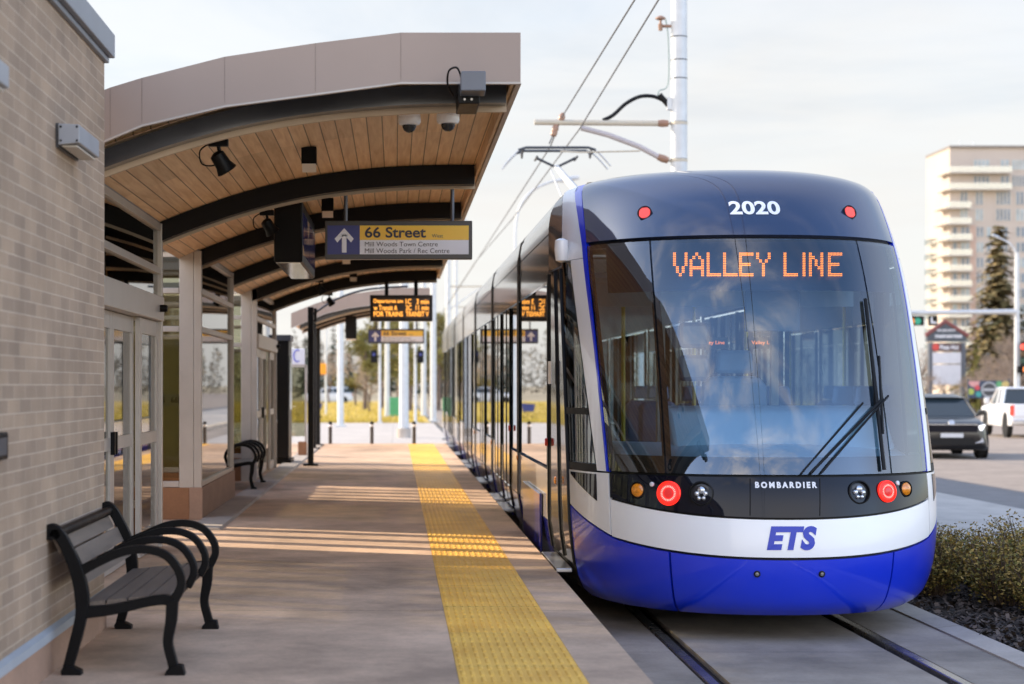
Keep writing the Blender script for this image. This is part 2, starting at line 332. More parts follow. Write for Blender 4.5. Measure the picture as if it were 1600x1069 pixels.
# ------------------------------------------------------------------ setting
def sheet(name, x0, x1, y0, y1, z, m, thick=None, kind='structure'):
    o = (MB().box(x0, x1, y0, y1, z-(thick or .05), z)).build(name, m, smooth=0); return tag(o, kind=kind)
M_GROUND = concrete('far_ground', (.36, .30, .19), stain=.2)
def ground():
    mb = MB(); mb.add([(-1500,-200,-.12),(1500,-200,-.12),(1500,2600,-.12),(-1500,2600,-.12)], [(0,1,2,3)])
    tag(mb.build('ground', M_GROUND, smooth=0), kind='structure')
ground()
PE = 1.15
o = MB().box(-6, .285, -1, 43.8, -.05, PZ).box(.865, PE, -1, 43.8, -.05, PZ).box(.285, .865, -1, 43.8, -.05, PZ-.012).build('platform', M_PLAT, smooth=0); tag(o, kind='structure')
def tact():
    mb = MB(); mb.box(.287, .863, -1, 43.6, PZ-.008, PZ+.001)
    n = 13                                          # raised dashes in rows along the strip, the near part in full
    for i in range(n):
        x = .31+i*(.53/(n-1))
        y = 8.0
        while y < 43:
            l = .15 if y < 20 else .45
            mb.add([(x-.011, y, PZ+.001), (x+.011, y, PZ+.001), (x+.011, y+l, PZ+.001), (x-.011, y+l, PZ+.001),
                    (x-.006, y+.008, PZ+.0045), (x+.006, y+.008, PZ+.0045), (x+.006, y+l-.008, PZ+.0045), (x-.006, y+l-.008, PZ+.0045)],
                   [(4,5,6,7), (0,1,5,4), (1,2,6,5), (2,3,7,6), (3,0,4,7)])
            y += l+(.045 if y < 20 else .05)
    tag(mb.build('tactile_paving', M_TACT, smooth=0), kind='structure')
tact()
RL, RR = 1.82, 3.265
mb = MB()
for a, b in ((PE, RL-.05), (RL+.10, RR-.10), (RR+.05, 3.78)): mb.box(a, b, -1, 140, -.2, 0)
tag(mb.build('track_bed', M_SLAB, smooth=0), kind='structure')
for x, lab in ((RL, 'dark steel groove rail set in concrete on the platform side'), (RR, 'shiny steel groove rail set in concrete beside the mulch kerb')):
    s = 1 if x < 2.5 else -1
    r = MB().prism([(x-.034, -.09), (x+.034, -.09), (x+.034, .0), (x+.028, .006), (x-.028, .006), (x-.034, .0)], -1, 140).build('rail', M_RAIL, smooth=0); tag(r, lab, 'rail', 'rails of the tram track')
    g = MB().box(x-.05, x+.10, -1, 140, -.2, -.035) if s > 0 else MB().box(x-.10, x+.05, -1, 140, -.2, -.035)
    tag(g.build('rail_groove', M_RUB, smooth=0), kind='structure')
# kerb, mulch, walk and road on the right
sheet('mulch_bed', 3.95, 9.0, -1, 18.2, .0, pm('mulch_soil', (.035, .028, .024), .9, var=.4, scale=12, bump=.8, bscale=30), .15)
tag(MB().prism([(3.784, -.15), (3.784, .012), (3.95, .03), (3.95, -.15)], -1, 60).build('kerb', M_KERB, smooth=0), kind='structure')
sheet('sidewalk', 3.95, 8.6, 18.2, 140, .012, M_WALK, .2)
sheet('road_shoulder', 8.6, 10.2, -1, 400, -.03, M_ROAD2, .1)
sheet('road', 10.2, 60, -1, 400, -.026, M_ROAD, .1)
M_LINE = pm('road_line', (.62, .60, .55), .7, var=.2, scale=6)
# plaza and grass beyond the platform
sheet('plaza', -30, 1.6, 43.8, 82, .10, M_PLAZA, .3)
tag(MB().prism([(43.8, .38), (50, .104), (50, .0), (43.8, .0)], -3.0, 1.5, axis='x').build('ramp', M_PLAZA, smooth=0), kind='structure')
def grass():
    M = pm('dry_grass', (.52, .36, .07), .9, var=.35, scale=.6, bump=.6, bscale=20)
    o = MB().box(-60, 1.5, 82, 190, -.1, .12).build('grass_verge', M, smooth=0); tag(o, kind='structure')
    MATS['blade'] = pm('grass_blades', (.50, .38, .06), .8, var=.4, scale=.4)
    mb = MB()
    for i in range(9000):
        y = 82+(random.random()**1.8)*90; x = random.uniform(-9-y*.03, 1.3); h = random.uniform(.06, .22); a = random.uniform(0, 3.14); w = .03
        c, s = math.cos(a)*w, math.sin(a)*w; dx, dy = random.uniform(-.1, .1), random.uniform(-.1, .1)
        mb.add([(x-c, y-s, .11), (x+c, y+s, .11), (x+dx, y+dy, .11+h)], [(0,1,2)])
    tag(mb.build('grass', MATS['blade'], smooth=0), 'dry yellow grass beyond the end of the platform', None, kind='stuff')
grass()

# ------------------------------------------------------------------ brick end building
def building():
    t = empty('station_building', (-3.3, 8, PZ), 'tan brick end block of the station beside the bench', 'building')
    MB().box(-5, -1.6, 2, 10.55, PZ+.21, 3.50).build('wall', M_BRICK, t, smooth=0)
    MB().box(-5.04, -1.545, 1.96, 10.58, 3.51, 3.64).box(-5.02, -1.575, 1.98, 10.565, 3.48, 3.51).build('coping', M_CAP, t, smooth=0, bev=.006)
    MB().prism([(-1.6, PZ+.215), (-1.575, PZ+.20), (-1.57, PZ+.165), (-1.6, PZ+.165)], 2, 10.56).build('flashing', pm('flashing', (.36, .38, .40), .5, var=.1), t, smooth=0)
    MB().box(-4.95, -1.587, 2, 10.545, PZ, PZ+.165).build('base', M_PLINTH2, t, smooth=0)
building()
def wall_light(y0, y1, z, lab):
    t = empty('wall_light', (-1.55, (y0+y1)/2, z), lab, 'light', 'wall lights on the brick wall')
    MB().box(-1.60, -1.585, y0+.02, y1-.02, z-.055, z+.06).build('back_plate', M_DGREY, t, smooth=0)
    h = MB().prism([(-1.585, z-.045), (-1.485, z-.035), (-1.485, z+.05), (-1.585, z+.055)], y0, y1).build('housing', pm('light_grey_metal', (.33, .335, .35), .42, var=.08), t, smooth=0, bev=.004)
    s = MB()
    for dx in (-.012, -.088):
        for dz in (-.025, .04): s.lathe([(.006, 0), (.005, .003)], (-1.485+dx, y0, z+dz), (0, -1, 0), 8)
    s.build('screw', M_BLACK, h)
    MB().box(-1.57, -1.50, y0+.03, y1-.03, z-.052, z-.044).build('lens', pm('frosted_lens', (.55, .5, .42), .4, var=0), t, smooth=0)
wall_light(9.02, 9.62, 2.885, 'long grey box light on the brick wall above the bench')
wall_light(6.75, 7.38, 2.885, 'grey box light cut off by the left edge of the photo')
t = empty('door_intercom', (-1.57, 7.6, 1.47), 'small black intercom box on the brick wall at the left edge', 'intercom')
MB().box(-1.6, -1.57, 7.45, 7.79, 1.41, 1.52).build('housing', M_BLACK, t, bev=.008); MB().box(-1.57, -1.566, 7.5, 7.74, 1.43, 1.50).build('face_plate', M_DGREY, t, smooth=0)

# ------------------------------------------------------------------ glazed shelters
XF = -1.92
def shelter(Y0, Y1, door, lab):
    t = empty('waiting_shelter', (-2.9, (Y0+Y1)/2, PZ), lab, 'shelter', 'glazed waiting shelters')
    xb = -3.75; zt = 3.04; fr = MB()
    e = .075
    # posts
    for (x, y) in ((XF-e, Y0), (XF-e, Y1-e), (xb, Y0), (xb, Y1-e)): fr.box(x, x+e, y, y+e, PZ, zt)
    fr.box(XF-.22, XF-e-.004, Y0+.004, Y0+e-.004, PZ, zt-.005)     # wide corner cladding
    for z in (2.24, 2.62, zt-.06):
        fr.box(XF-e+.006, XF-.006, Y0+e, Y1-e, z, z+.055); fr.box(xb+e, XF-.225, Y0+.008, Y0+e-.008, z, z+.055); fr.box(xb+e, XF-e-.002, Y1-e+.008, Y1-.008, z, z+.055)
        fr.box(xb+.006, xb+e-.006, Y0+e, Y1-e, z, z+.055)
    for y in (Y0, Y1-e): fr.box(xb+e, XF-.225, y+.008, y+e-.008, .70, .76)
    if not door:
        fr.box(XF-e+.006, XF-.006, Y0+e, Y1-e, .70, .745)
        MB().box(XF-.12, XF+.012, Y0-.012, Y1+.012, PZ, .698).build('plinth', M_PLINTH2, t, smooth=0, bev=.006); MB().box(xb, XF-.121, Y0-.01, Y0+.12, PZ, .697).build('end_plinth', M_PLINTH, t, smooth=0, bev=.006); MB().box(xb, XF-.121, Y1-.12, Y1+.01, PZ, .697).build('end_plinth', M_PLINTH, t, smooth=0)
    else:
        MB().box(xb, XF-.225, Y0-.01, Y0+.10, PZ, .698).box(xb, XF-.1, Y1-.10, Y1+.01, PZ, .697).build('plinth', M_PLINTH, t, smooth=0)
    fr.box(xb+.006, xb+e-.006, Y0+e, Y1-e, .70, .745); fr.build('frame', M_ALU, t, smooth=0, bev=.004)
    MB().box(xb-.02, xb+.1, Y0+.13, Y1-.13, PZ, .70).build('rear_plinth', M_PLINTH2, t, smooth=0)
    rs = MB(); y = Y0+.5  # added posts behind shelter and gap, splitting the sunlight into thin platform stripes
    while y < Y1+3.0:
        if y < Y1-.1 or y > Y1+.1: rs.box(xb+.045, xb+.10, y, y+(.10 if y < Y1 else .24), .70 if y < Y1 else PZ, zt-.07)
        y += .52 if y < Y1 else .66
    rs.build('sun_stripe_posts', M_ALU, t, smooth=0)
    def pane(b, nm='pane'): b.build(nm, M_GLASS, t, smooth=0)
    xg = XF-.035
    zl = [(.745, 2.24), (2.295, 2.62), (2.675, zt-.06)]
    for i, (a, b) in enumerate(zl):
        if not (door and i == 0): pane(MB().box(xg-.006, xg, Y0+e, Y1-e, a, b))
        pane(MB().box(xb+.03, xb+.036, Y0+e, Y1-e, a, b)); pane(MB().box(xb+e, XF-.225, Y0+.03, Y0+.036, a if i else .76, b))
    pane(MB().box(xb+e, XF-e-.005, Y1-.04, Y1-.034, .76, 2.24))
    if door:
        MB().box(XF-.13, XF+.02, Y0+e+.002, Y1-e-.002, 2.235, 2.43).build('door_header', M_ALU, t, smooth=0, bev=.005)
        MB().lathe([(.03, 0), (.03, .05), (.02, .06)], (XF+.02, Y1-.35, 2.33), (1, 0, 0), 12).build('door_sensor', M_BLACK, t)
        n = 4; L = (Y1-Y0-2*e)/n
        for i in range(n):
            a = Y0+e+i*L+.006; b = a+L-.012; x = XF-.03-(.05 if i in (1, 2) else 0)
            d = MB(); d.box(x-.04, x, a, a+.09, PZ+.01, 2.23).box(x-.04, x, b-.09, b, PZ+.01, 2.23).box(x-.038, x-.002, a+.09, b-.09, PZ+.01, PZ+.14).box(x-.038, x-.002, a+.09, b-.09, 2.11, 2.228).box(x-.038, x-.002, a+.09, b-.09, 1.25, 1.34)
            dd = d.build('door' if i in (1, 2) else 'side_light', M_ALU, t, smooth=0)
            MB().box(x-.022, x-.016, a+.09, b-.09, PZ+.14, 1.25).box(x-.022, x-.016, a+.09, b-.09, 1.34, 2.11).build('pane', M_GLASS, dd, smooth=0)
            if i in (1, 2): MB().box(x, x+.03, (b-.07 if i == 1 else a+.03), (b-.03 if i == 1 else a+.07), 1.22, 1.38).build('handle', M_BLACK, dd, smooth=0)
    else:
        # interior notice wall seen through the end pane
        MB().box(-3.6, -2.2, Y0+.55, Y0+.58, .80, 2.2).build('inner_panel', pm('pale_green_panel', (.72, .67, .40), .6, var=.08), t, smooth=0)
        MB().box(-3.6, -2.2, Y0+.545, Y0+.549, 1.50, 1.62).build('notice_strip', pm('notice_strip', (.62, .62, .50), .5, var=.1), t, smooth=0)
        b = MB(); text_flat(b, 'TS   66St', -2.42, -2.16, 1.53, 1.59, Y0+.542, .02); b.build('lettering', M_BLACK, t, smooth=0)
        MB().box(-3.5, -2.15, Y0+.3, Y0+.34, .78, .88).build('heater', M_BLACK, t, smooth=0)
    MB().box(xb-.05, XF-.02, Y0-.05, Y1+.05, zt+.002, zt+.09).build('roof', M_CAP, t, smooth=0)
    return t
shelter(11.25, 15.85, True, 'nearest glazed shelter with sliding doors right behind the brick wall')
shelter(19.0, 22.8, False, 'middle glazed shelter with tan plinth and no door')
shelter(26.6, 31.0, True, 'farthest glazed shelter with sliding doors before the black column')
tag(MB().prism([(-1.9, PZ), (-1.9, PZ+.02), (-1.62, PZ+.02), (-1.60, PZ)], 17.6, 43).build('building_apron', M_KERB, smooth=0), kind='structure')
# low plinth walls inside the recesses behind the benches
def recess(y0, y1, lab):
    t = empty('recess_wall', (-2.6, (y0+y1)/2, PZ), lab, 'wall', 'low brown walls between the shelters')
    MB().box(-2.45, -2.33, y0, y1, PZ, 1.0).build('wall', M_PLINTH, t, smooth=0); MB().box(-2.47, -2.31, y0, y1, 1.0, 1.04).build('cap', M_CAP, t, smooth=0)
recess(22.83, 26.55, 'low brown wall behind the far bench between two shelters')

# ------------------------------------------------------------------ canopies
SX = [-2.6, -2.3, -1.9, -1.5, -1.15, -.8, -.4, 0, .35, .66]; SZ = [2.74, 2.90, 3.075, 3.225, 3.335, 3.42, 3.48, 3.515, 3.527, 3.527]
def zs(x): return float(np.interp(x, SX, SZ))
def zsm(x):                                          # smoothed
    return sum(zs(x+d) for d in (-.2, -.1, 0, .1, .2))/5 if x < .4 else zs(x)
TOPX = [-2.6, -2.1, -1.62, -1.44, -.97, -.455, .03, .71]; TOPZ = [2.98, 3.21, 3.40, 3.455, 3.575, 3.652, 3.712, 3.712]
BOTX = [-2.6, -2.1, -1.62, -1.44, -.97, -.455, .03, .71]; BOTZ = [2.68, 2.91, 3.115, 3.19, 3.30, 3.368, 3.432, 3.432]
def canopy(Y0, Y1, ribs, lab, xl=-2.15):
    t = empty('platform_canopy', (-.6, (Y0+Y1)/2, PZ), lab, 'canopy', 'curved station canopies')
    xs = [xl+(.66-xl)*i/40 for i in range(41)]
    MB().band([(x, zsm(x)) for x in xs], [(x, zsm(x)+.02) for x in xs], Y0+.52, Y1-.12).build('soffit', M_WOOD, t)
    tp = [(x, float(np.interp(x, TOPX, TOPZ))) for x in xs]
    MB().band([(x, zsm(x)+.025) for x in xs], [(x, z-.012) for x, z in tp], Y0+.05, Y1-.1).build('roof', M_CAP, t, smooth=0)
    fx = [xl]+[x for x in TOPX if x > xl]
    lo = [(x, float(np.interp(x, BOTX, BOTZ))) for x in fx]; hi = [(x, float(np.interp(x, TOPX, TOPZ))) for x in fx]
    MB().band(lo, hi, Y0, Y0+.03).box(.685, .71, Y0+.031, Y1, 3.432, 3.711).band(lo, hi, Y1-.03, Y1-.001).build('fascia', M_FASCIA, t, smooth=0)
    # dark seams between fascia sheets and a thin drip edge
    s = MB()
    for x in TOPX:
        if x > xl+.1 and x < .6: z0 = float(np.interp(x, BOTX, BOTZ)); z1 = float(np.interp(x, TOPX, TOPZ)); s.box(x-.0007, x+.0007, Y0-.0015, Y0+.001, z0+.01, z1)
    s.build('fascia_seam', pm('seam_taupe', (.14, .105, .085), .6, var=0), t, smooth=0)
    MB().band([(x, z-.012) for x, z in lo], [(x, z-.001) for x, z in lo], Y0-.004, Y0+.03).box(.687, .716, Y0+.032, Y1, 3.424, 3.431).build('drip_edge', pm('drip_edge', (.42, .38, .34), .4, var=.1), t, smooth=0)
    # inner wood lining of the long edge
    MB().box(.662, .682, Y0+.06, Y1-.05, 3.44, 3.53).build('edge_lining', M_WOOD, t, smooth=0)
    def rib(y, w, d, top=0, x1=.65, m=M_BEAM, nm='rib'):
        rx = [-1.99+(x1+1.99)*i/30 for i in range(31)]
        MB().band([(x, zsm(x)-d) for x in rx], [(x, zsm(x)-.004+top) for x in rx], y, y+w).build(nm, m, t)
    rib(Y0+.42, .10, -.06, .15, nm='upper_beam'); rib(Y0+.38, .13, .158, -.045, nm='front_beam', m=pm('front_beam_paint', (.055, .058, .066), .16, var=.3, scale=2))
    tx = [-1.98+(.66+1.98)*i/30 for i in range(31)]
    trim = MB().band([(x, zsm(x)-.03) for x in tx], [(x, zsm(x)-.003) for x in tx], Y0+.95, Y0+1.0)
    M_TRIM = pm('pale_wood_trim', (.52, .40, .28), .5, var=.1)
    MB().band([(x, zsm(x)-.192) for x in tx], [(x, zsm(x)-.01) for x in tx], Y0+.515, Y0+.55).build('trim', M_TRIM, t)
    for y in ribs:
        rib(y, .14, .163)
        MB().band([(x, zsm(x)-.188) for x in tx], [(x, zsm(x)-.02) for x in tx], y+.142, y+.165).build('trim', M_TRIM, t)
    return t
canopy(10.9, 31.0, (15.8, 19.05, 22.8, 26.6, 30.4), 'long curved canopy with wooden soffit over the near platform')
canopy(39.5, 44.2, (41.7, 43.6), 'short curved grey canopy at the far end of the platform')

# ceiling-hung things
def dome(x, y, lab):
    z = zsm(x)-.108; t = empty('dome_camera', (x, y, z), lab, 'security camera', 'dome cameras under the canopy')
    MB().lathe([(.05, .106), (.05, -.003)], (x, y, z), k=20).build('mount', M_WHITE, t)
    MB().lathe([(.068, 0), (.072, -.01), (.072, -.05), (.064, -.066), (.05, -.07)], (x, y, z-.004), k=28).build('housing', M_WHITE, t)
    MB().lathe([(.045, -.066), (.043, -.082), (.034, -.102), (.018, -.114), (.003, -.118)], (x, y, z-.004), k=24).build('dome', pm('smoked_dome', (.03, .03, .03), .06, var=0), t)
dome(.086, 12.0, 'white dome security camera left of its twin behind the front beam')
dome(.328, 12.0, 'white dome security camera right of its twin near the canopy corner')
def spot(x, y, lab):
    z = zsm(x)-.165; t = empty('spotlight', (x, y, z), lab, 'spotlight', 'black spotlights on the ribs')
    MB().box(x-.06, x+.06, y-.03, y+.03, z-.035, z+.01).build('mount', M_BLACK, t, bev=.005)
    MB().tube([(x, y, z-.03), (x+.01, y, z-.09)], .012).build('stem', M_BLACK, t)
    d = Vector((.5, .25, -.8)).normalized(); c = Vector((x+.02, y, z-.13))
    MB().lathe([(.02, -.07), (.045, -.055), (.05, .02), (.065, .06), (.06, .065), (.045, .05)], c, d, 18).build('lamp_head', M_BLACK, t)
    MB().lathe([(.05, .045), (.02, .055)], c, d, 18).build('lens', M_STEEL, t)
    MB().tube(cat([(x-.04, y, z-.01), (x-.11, y, z-.06), (x-.10, y, z-.14), (x-.03, y, z-.15), (x, y, z-.12)], 6), .005, 6).build('cable', M_BLACK, t)
spot(-1.07, 11.60, 'black spotlight with a looped cable under the front beam'); spot(-1.09, 16.25, 'black spotlight beside the hanging monitor box')
spot(-1.07, 26.95, 'far black spotlight right of the monitor box'); spot(-1.07, 31.1-.2, 'black spotlight under the canopy end by the black column')
def downl(x, y, lab):
    z = zsm(x); t = empty('ceiling_light', (x, y, z), lab, 'light', 'box downlights in the soffit')
    MB().box(x-.055, x+.055, y-.055, y+.055, z-.125, z-.002).build('housing', M_BLACK, t, bev=.004)
    MB().prism([(y-.052, z-.1255), (y+.05, z-.1255), (y+.05, z-.175), (y+.03, z-.18)], x-.05, x+.05, axis='x').build('lens', pm('lamp_lens_pale', (.75, .66, .55), .4, var=0), t, smooth=0)
for y, lab in ((14.0, 'black box downlight in the nearest soffit bay'), (17.8, 'black box downlight above the hanging street sign'), (21.2, 'black box downlight half hidden behind the street sign'),
               (24.6, 'black box downlight just below the street sign in the photo'), (28.7, 'farthest black box downlight of the near canopy')): downl(-.63, y, lab)
# floodlight box on the front beam
def flood():
    t = empty('floodlight', (.44, 10.8, 3.3), 'grey box floodlight with cable on the canopy front beam', 'floodlight')
    MB().prism([(10.70, 3.352), (10.84, 3.34), (10.84, 3.45), (10.70, 3.462)], .365, .503, axis='x').build('housing', pm('flood_grey', (.10, .11, .13), .4, var=.1), t, smooth=0, bev=.006)
    MB().box(.355, .475, 10.845, 11.27, 3.30, 3.41).build('bracket', M_BLACK, t, bev=.006)
    for x in (.39, .43): MB().lathe([(.008, 0), (.006, .004)], (x, 10.845, 3.325), (0, -1, 0), 8).build('screw', M_STEEL, t)
    MB().tube(cat([(.37, 10.80, 3.44), (.345, 10.77, 3.49), (.30, 10.78, 3.475), (.295, 10.85, 3.41), (.33, 11.0, 3.37)], 6), .006, 6).build('cable', M_BLACK, t)
flood()
# monitor box
def monitor():
    x0, x1, y0, y1 = -1.045, -.80, 16.5, 19.0; zb = 1.71+194*16.5/3000-.01
    t = empty('hanging_monitor', (-.92, 17.7, zb), 'large black hanging monitor box under the canopy ribs', 'monitor')
    MB().box(x0, x1, y0, y1, zb, 3.30).build('housing', M_BLACK, t, smooth=0, bev=.015)
    m, N, L = newmat('screen'); b = N['Principled BSDF']; b.inputs['Roughness'].default_value = .08
    tc = N.new('ShaderNodeTexCoord'); w = N.new('ShaderNodeTexVoronoi'); w.inputs['Scale'].default_value = 2.2; L.new(tc.outputs['Object'], w.inputs['Vector'])
    cr = N.new('ShaderNodeValToRGB'); L.new(w.outputs['Color'], cr.inputs[0])
    e = cr.color_ramp.elements; e[0].color = (.02, .022, .07, 1); e[1].color = (.4, .41, .4, 1); k = e.new(.45); k.color = (.05, .16, .2, 1); k = e.new(.6); k.color = (.35, .24, .16, 1); cr.color_ramp.interpolation = 'CONSTANT'
    L.new(cr.outputs[0], b.inputs['Base Color']); L.new(cr.outputs[0], b.inputs['Emission Color']); b.inputs['Emission Strength'].default_value = .06
    MB().box(x1, x1+.006, y0+.08, (y0+y1)/2-.02, zb+.07, 3.2).build('screen', m, t, smooth=0); MB().box(x1, x1+.006, (y0+y1)/2+.02, y1-.08, zb+.07, 3.2).build('screen', m, t, smooth=0)
    MB().box(x0+.02, x1-.02, y0+.02, y1-.02, zb-.006, zb-.001).build('underside_panel', pm('polished_underside', (.55, .5, .42), .12, metal=.8, var=0), t, smooth=0)
    b = MB()
    for y in (17.0, 18.5): b.tube([(-.92, y, 3.29), (-.92, y, zsm(-.92))], .025)
    b.build('hanger', M_BLACK, t)
monitor()
# hanging street signs
M_SBLUE = pm('sign_blue', (.035, .045, .20), .35, var=.04); M_SYEL = pm('sign_yellow', (.90, .55, .06), .35, var=.04); M_SWHT = pm('sign_white', (.76, .76, .80), .35, var=.03); M_SINK = pm('sign_ink', (.02, .022, .05), .4, var=0); M_SINK2 = pm('sign_grey_ink', (.085, .08, .085), .4, var=0)
def street_sign(Y, x0, x1, z0, z1, hang, lab, ztop):
    t = empty('street_sign', ((x0+x1)/2, Y, z0), lab, 'sign', 'hanging 66 Street signs'); w = x1-x0; h = z1-z0
    MB().box(x0, x1, Y, Y+.10, z0, z1).build('frame', pm('sign_frame', (.05, .05, .052), .35, var=.1), t, smooth=0, bev=.006)
    b = .035; a0, a1, c0, c1 = x0+.02, x1-.03, z0+.04, z1-.04; xm = x0+w*.235; zm = z0+h*.5
    MB().box(a0, xm, Y-.004, Y-.001, c0, c1).build('arrow_panel', M_SBLUE, t, smooth=0); MB().box(xm+.001, a1, Y-.004, Y-.001, zm, c1).build('name_panel', M_SYEL, t, smooth=0); MB().box(xm+.001, a1, Y-.004, Y-.001, c0, zm-.001).build('destination_panel', M_SWHT, t, smooth=0)
    ax = (a0+xm)/2+.005; s = h; y = Y-.007; ar = MB(); at = z1-h*.235; ab = z0+h*.17; hw = .045*s/.33; q = .02*s/.33
    ar.add([(ax-q, y, ab), (ax+q, y, ab), (ax+q, y, at-.04), (ax-q, y, at-.04)], [(0,1,2,3)])
    aw = .082*s/.33; th = .043*s/.33
    for sg in (-1, 1): ar.add([(ax, y, at+.012), (ax+sg*aw, y, at-aw*.95), (ax+sg*aw*.72, y, at-aw*.95-th*.75), (ax, y, at-th*1.05)], [(0,1,2,3)])
    ar.build('arrow', M_SWHT, t, smooth=0)
    L = MB(); text_flat(L, '66 Street', xm+w*.035, xm+w*.45, zm+h*.055, c1-h*.035, y, .022); L.build('street_name', M_SINK, t, smooth=0)
    L = MB(); text_flat(L, 'West', xm+w*.49, xm+w*.565, zm+h*.06, zm+h*.15, y, .0); L.build('street_side', M_SINK2, t, smooth=0)
    L = MB(); text_flat(L, 'Mill Woods Town Centre', xm+w*.035, xm+w*.53, z0+h*.33, z0+h*.45, y, .001); text_flat(L, 'Mill Woods Park / Rec Centre', xm+w*.035, xm+w*.61, z0+h*.155, z0+h*.28, y, .001); L.build('destination_text', M_SINK2, t, smooth=0)
    H = MB()
    for hx in hang: H.tube([(hx, Y+.05, z1-.005), (hx, Y+.05, ztop)], .016 if h > .3 else .012)
    H.build('hanger', pm('hanger_grey', (.10, .10, .11), .4, metal=.5, var=.1), t)
s_ = 15.95/3000
street_sign(15.95, (508-618)*s_, (738-618)*s_, 1.71+(602-405)*s_, 1.71+(602-345)*s_, ((540-618)*s_, (707-618)*s_), 'large hanging sign with white arrow reading 66 Street under the canopy', 3.36)
s_ = 41.6/3000
street_sign(41.6, (575-618)*s_, (663-618)*s_, 1.71+(602-537)*s_, 1.71+(602-514)*s_, ((588-618)*s_, (651-618)*s_), 'small distant blue and yellow 66 Street sign below the LED board', 3.48)
# LED departure board
FONT5 = {'V':'10001 10001 10001 10001 01010 01010 00100','A':'00100 01010 10001 10001 11111 10001 10001','L':'10000 10000 10000 10000 10000 10000 11111','E':'11111 10000 10000 11110 10000 10000 11111',
 'Y':'10001 10001 01010 00100 00100 00100 00100','I':'1 1 1 1 1 1 1','N':'10001 11001 10101 10101 10011 10001 10001'}
M_LED = emis('led_amber', (1.0, .40, .06), .7)
def board():
    Y = 30.1; s = Y/3000; x0, x1 = (578-618)*s, (676-618)*s; z0, z1 = 1.71+(602-502)*s, 1.71+(602-461)*s
    t = empty('departure_board', ((x0+x1)/2, Y, z0), 'black LED board with amber departure text hanging under the far rib', 'display board')
    MB().box(x0, x1, Y, Y+.2, z0, z1).build('housing', pm('board_brown_black', (.022, .016, .013), .4, var=.1), t, smooth=0, bev=.01)
    MB().box(x0+.055, x1-.05, Y-.004, Y-.001, z0+.05, z1-.05).build('screen', pm('led_backing', (.10, .075, .06), .35, var=0), t, smooth=0)
    L = MB(); h = (z1-z0-.12)/3
    for i, (l, r) in enumerate((('Departures am', '1C   3 min'), ('w Transit A', '2C  11 min'), ('FOR TRAINS', 'TRANSIT V'))):
        zz = z1-.058-(i+1)*h; ww = x1-x0-.12
        text_flat(L, l, x0+.06, x0+.06+ww*(.53 if i != 1 else .43), zz+.012, zz+h-.006, Y-.008, .012); text_flat(L, r, x0+.06+ww*.58, x1-.06, zz+.012, zz+h-.006, Y-.008, .012)
    L.build('lettering', M_LED, t, smooth=0)
    H = MB()
    for q in (604, 650): H.box((q-618)*s-.03, (q-618)*s+.03, Y+.06, Y+.12, z1, 3.37)
    H.build('hanger', M_BLACK, t, smooth=0)
board()
t = empty('hanging_speaker', (-.95, 41.0, 3.1), 'black speaker box hanging under the far canopy', 'speaker')
MB().box(-1.07, -.83, 40.9, 41.15, 2.70, 3.19).build('housing', M_BLACK, t, bev=.02); MB().box(-1.05, -.85, 40.92, 41.13, 2.67, 2.697).build('lens', pm('lamp_lens_pale', (.75, .66, .55), .4), t, smooth=0); MB().tube([(-.95, 41.02, 3.18), (-.95, 41.02, 3.42)], .03).build('hanger', M_BLACK, t)

# black columns, kiosk, help point
def column(x, y, top, lab):
    t = empty('canopy_column', (x, y, PZ), lab, 'column', 'black canopy columns')
    MB().box(x-.048, x+.048, y-.048, y+.048, PZ+.03, top).build('post', M_BEAM, t, smooth=0, bev=.01); MB().box(x-.12, x+.12, y-.12, y+.12, PZ, PZ+.035).build('base_plate', M_BEAM, t, smooth=0)
    return t
c = column(-1.40, 31.7, 3.0, 'slim black column standing alone at the end of the shelters')
MB().box(-1.345, -1.30, 31.66, 31.74, 2.75, 2.98).build('bracket', M_BEAM, c, smooth=0)
MB().tube(cat([(-1.36, 31.7, 2.88), (-1.0, 31.75, 3.12), (-.5, 31.8, 3.29), (.2, 31.85, 3.35)], 6), .018, 8).build('conduit', M_DGREY, c)
column(-1.70, 42.2, 3.05, 'black column holding the far canopy beside the help kiosk'); column(-1.70, 40.0, 3.0, 'nearer black column under the far canopy behind the kiosk')
def kiosk():
    t = empty('ticket_kiosk', (-1.9, 32.6, PZ), 'tall black ticket kiosk beyond the last shelter', 'kiosk')
    MB().box(-2.02, -1.80, 32.4, 33.3, PZ+.08, 2.46).build('housing', M_BEAM, t, smooth=0, bev=.02)
    MB().box(-2.06, -1.76, 32.36, 33.34, PZ, PZ+.08).build('base_plate', M_BLACK, t, smooth=0); MB().box(-2.05, -1.77, 32.37, 33.33, 2.46, 2.56).build('cap', M_DGREY, t, smooth=0)
    MB().box(-1.80, -1.79, 32.5, 33.2, 1.3, 2.2).build('screen', M_GLOSS, t, smooth=0)
    b = MB(); b.tube([(-2.02, 32.38, 1.27), (-2.12, 32.3, 1.27)], .012); b.tube([(-2.07, 32.34, 1.27), (-2.0, 32.3, 1.10)], .012); b.build('handle', M_WHITE, t)
kiosk()
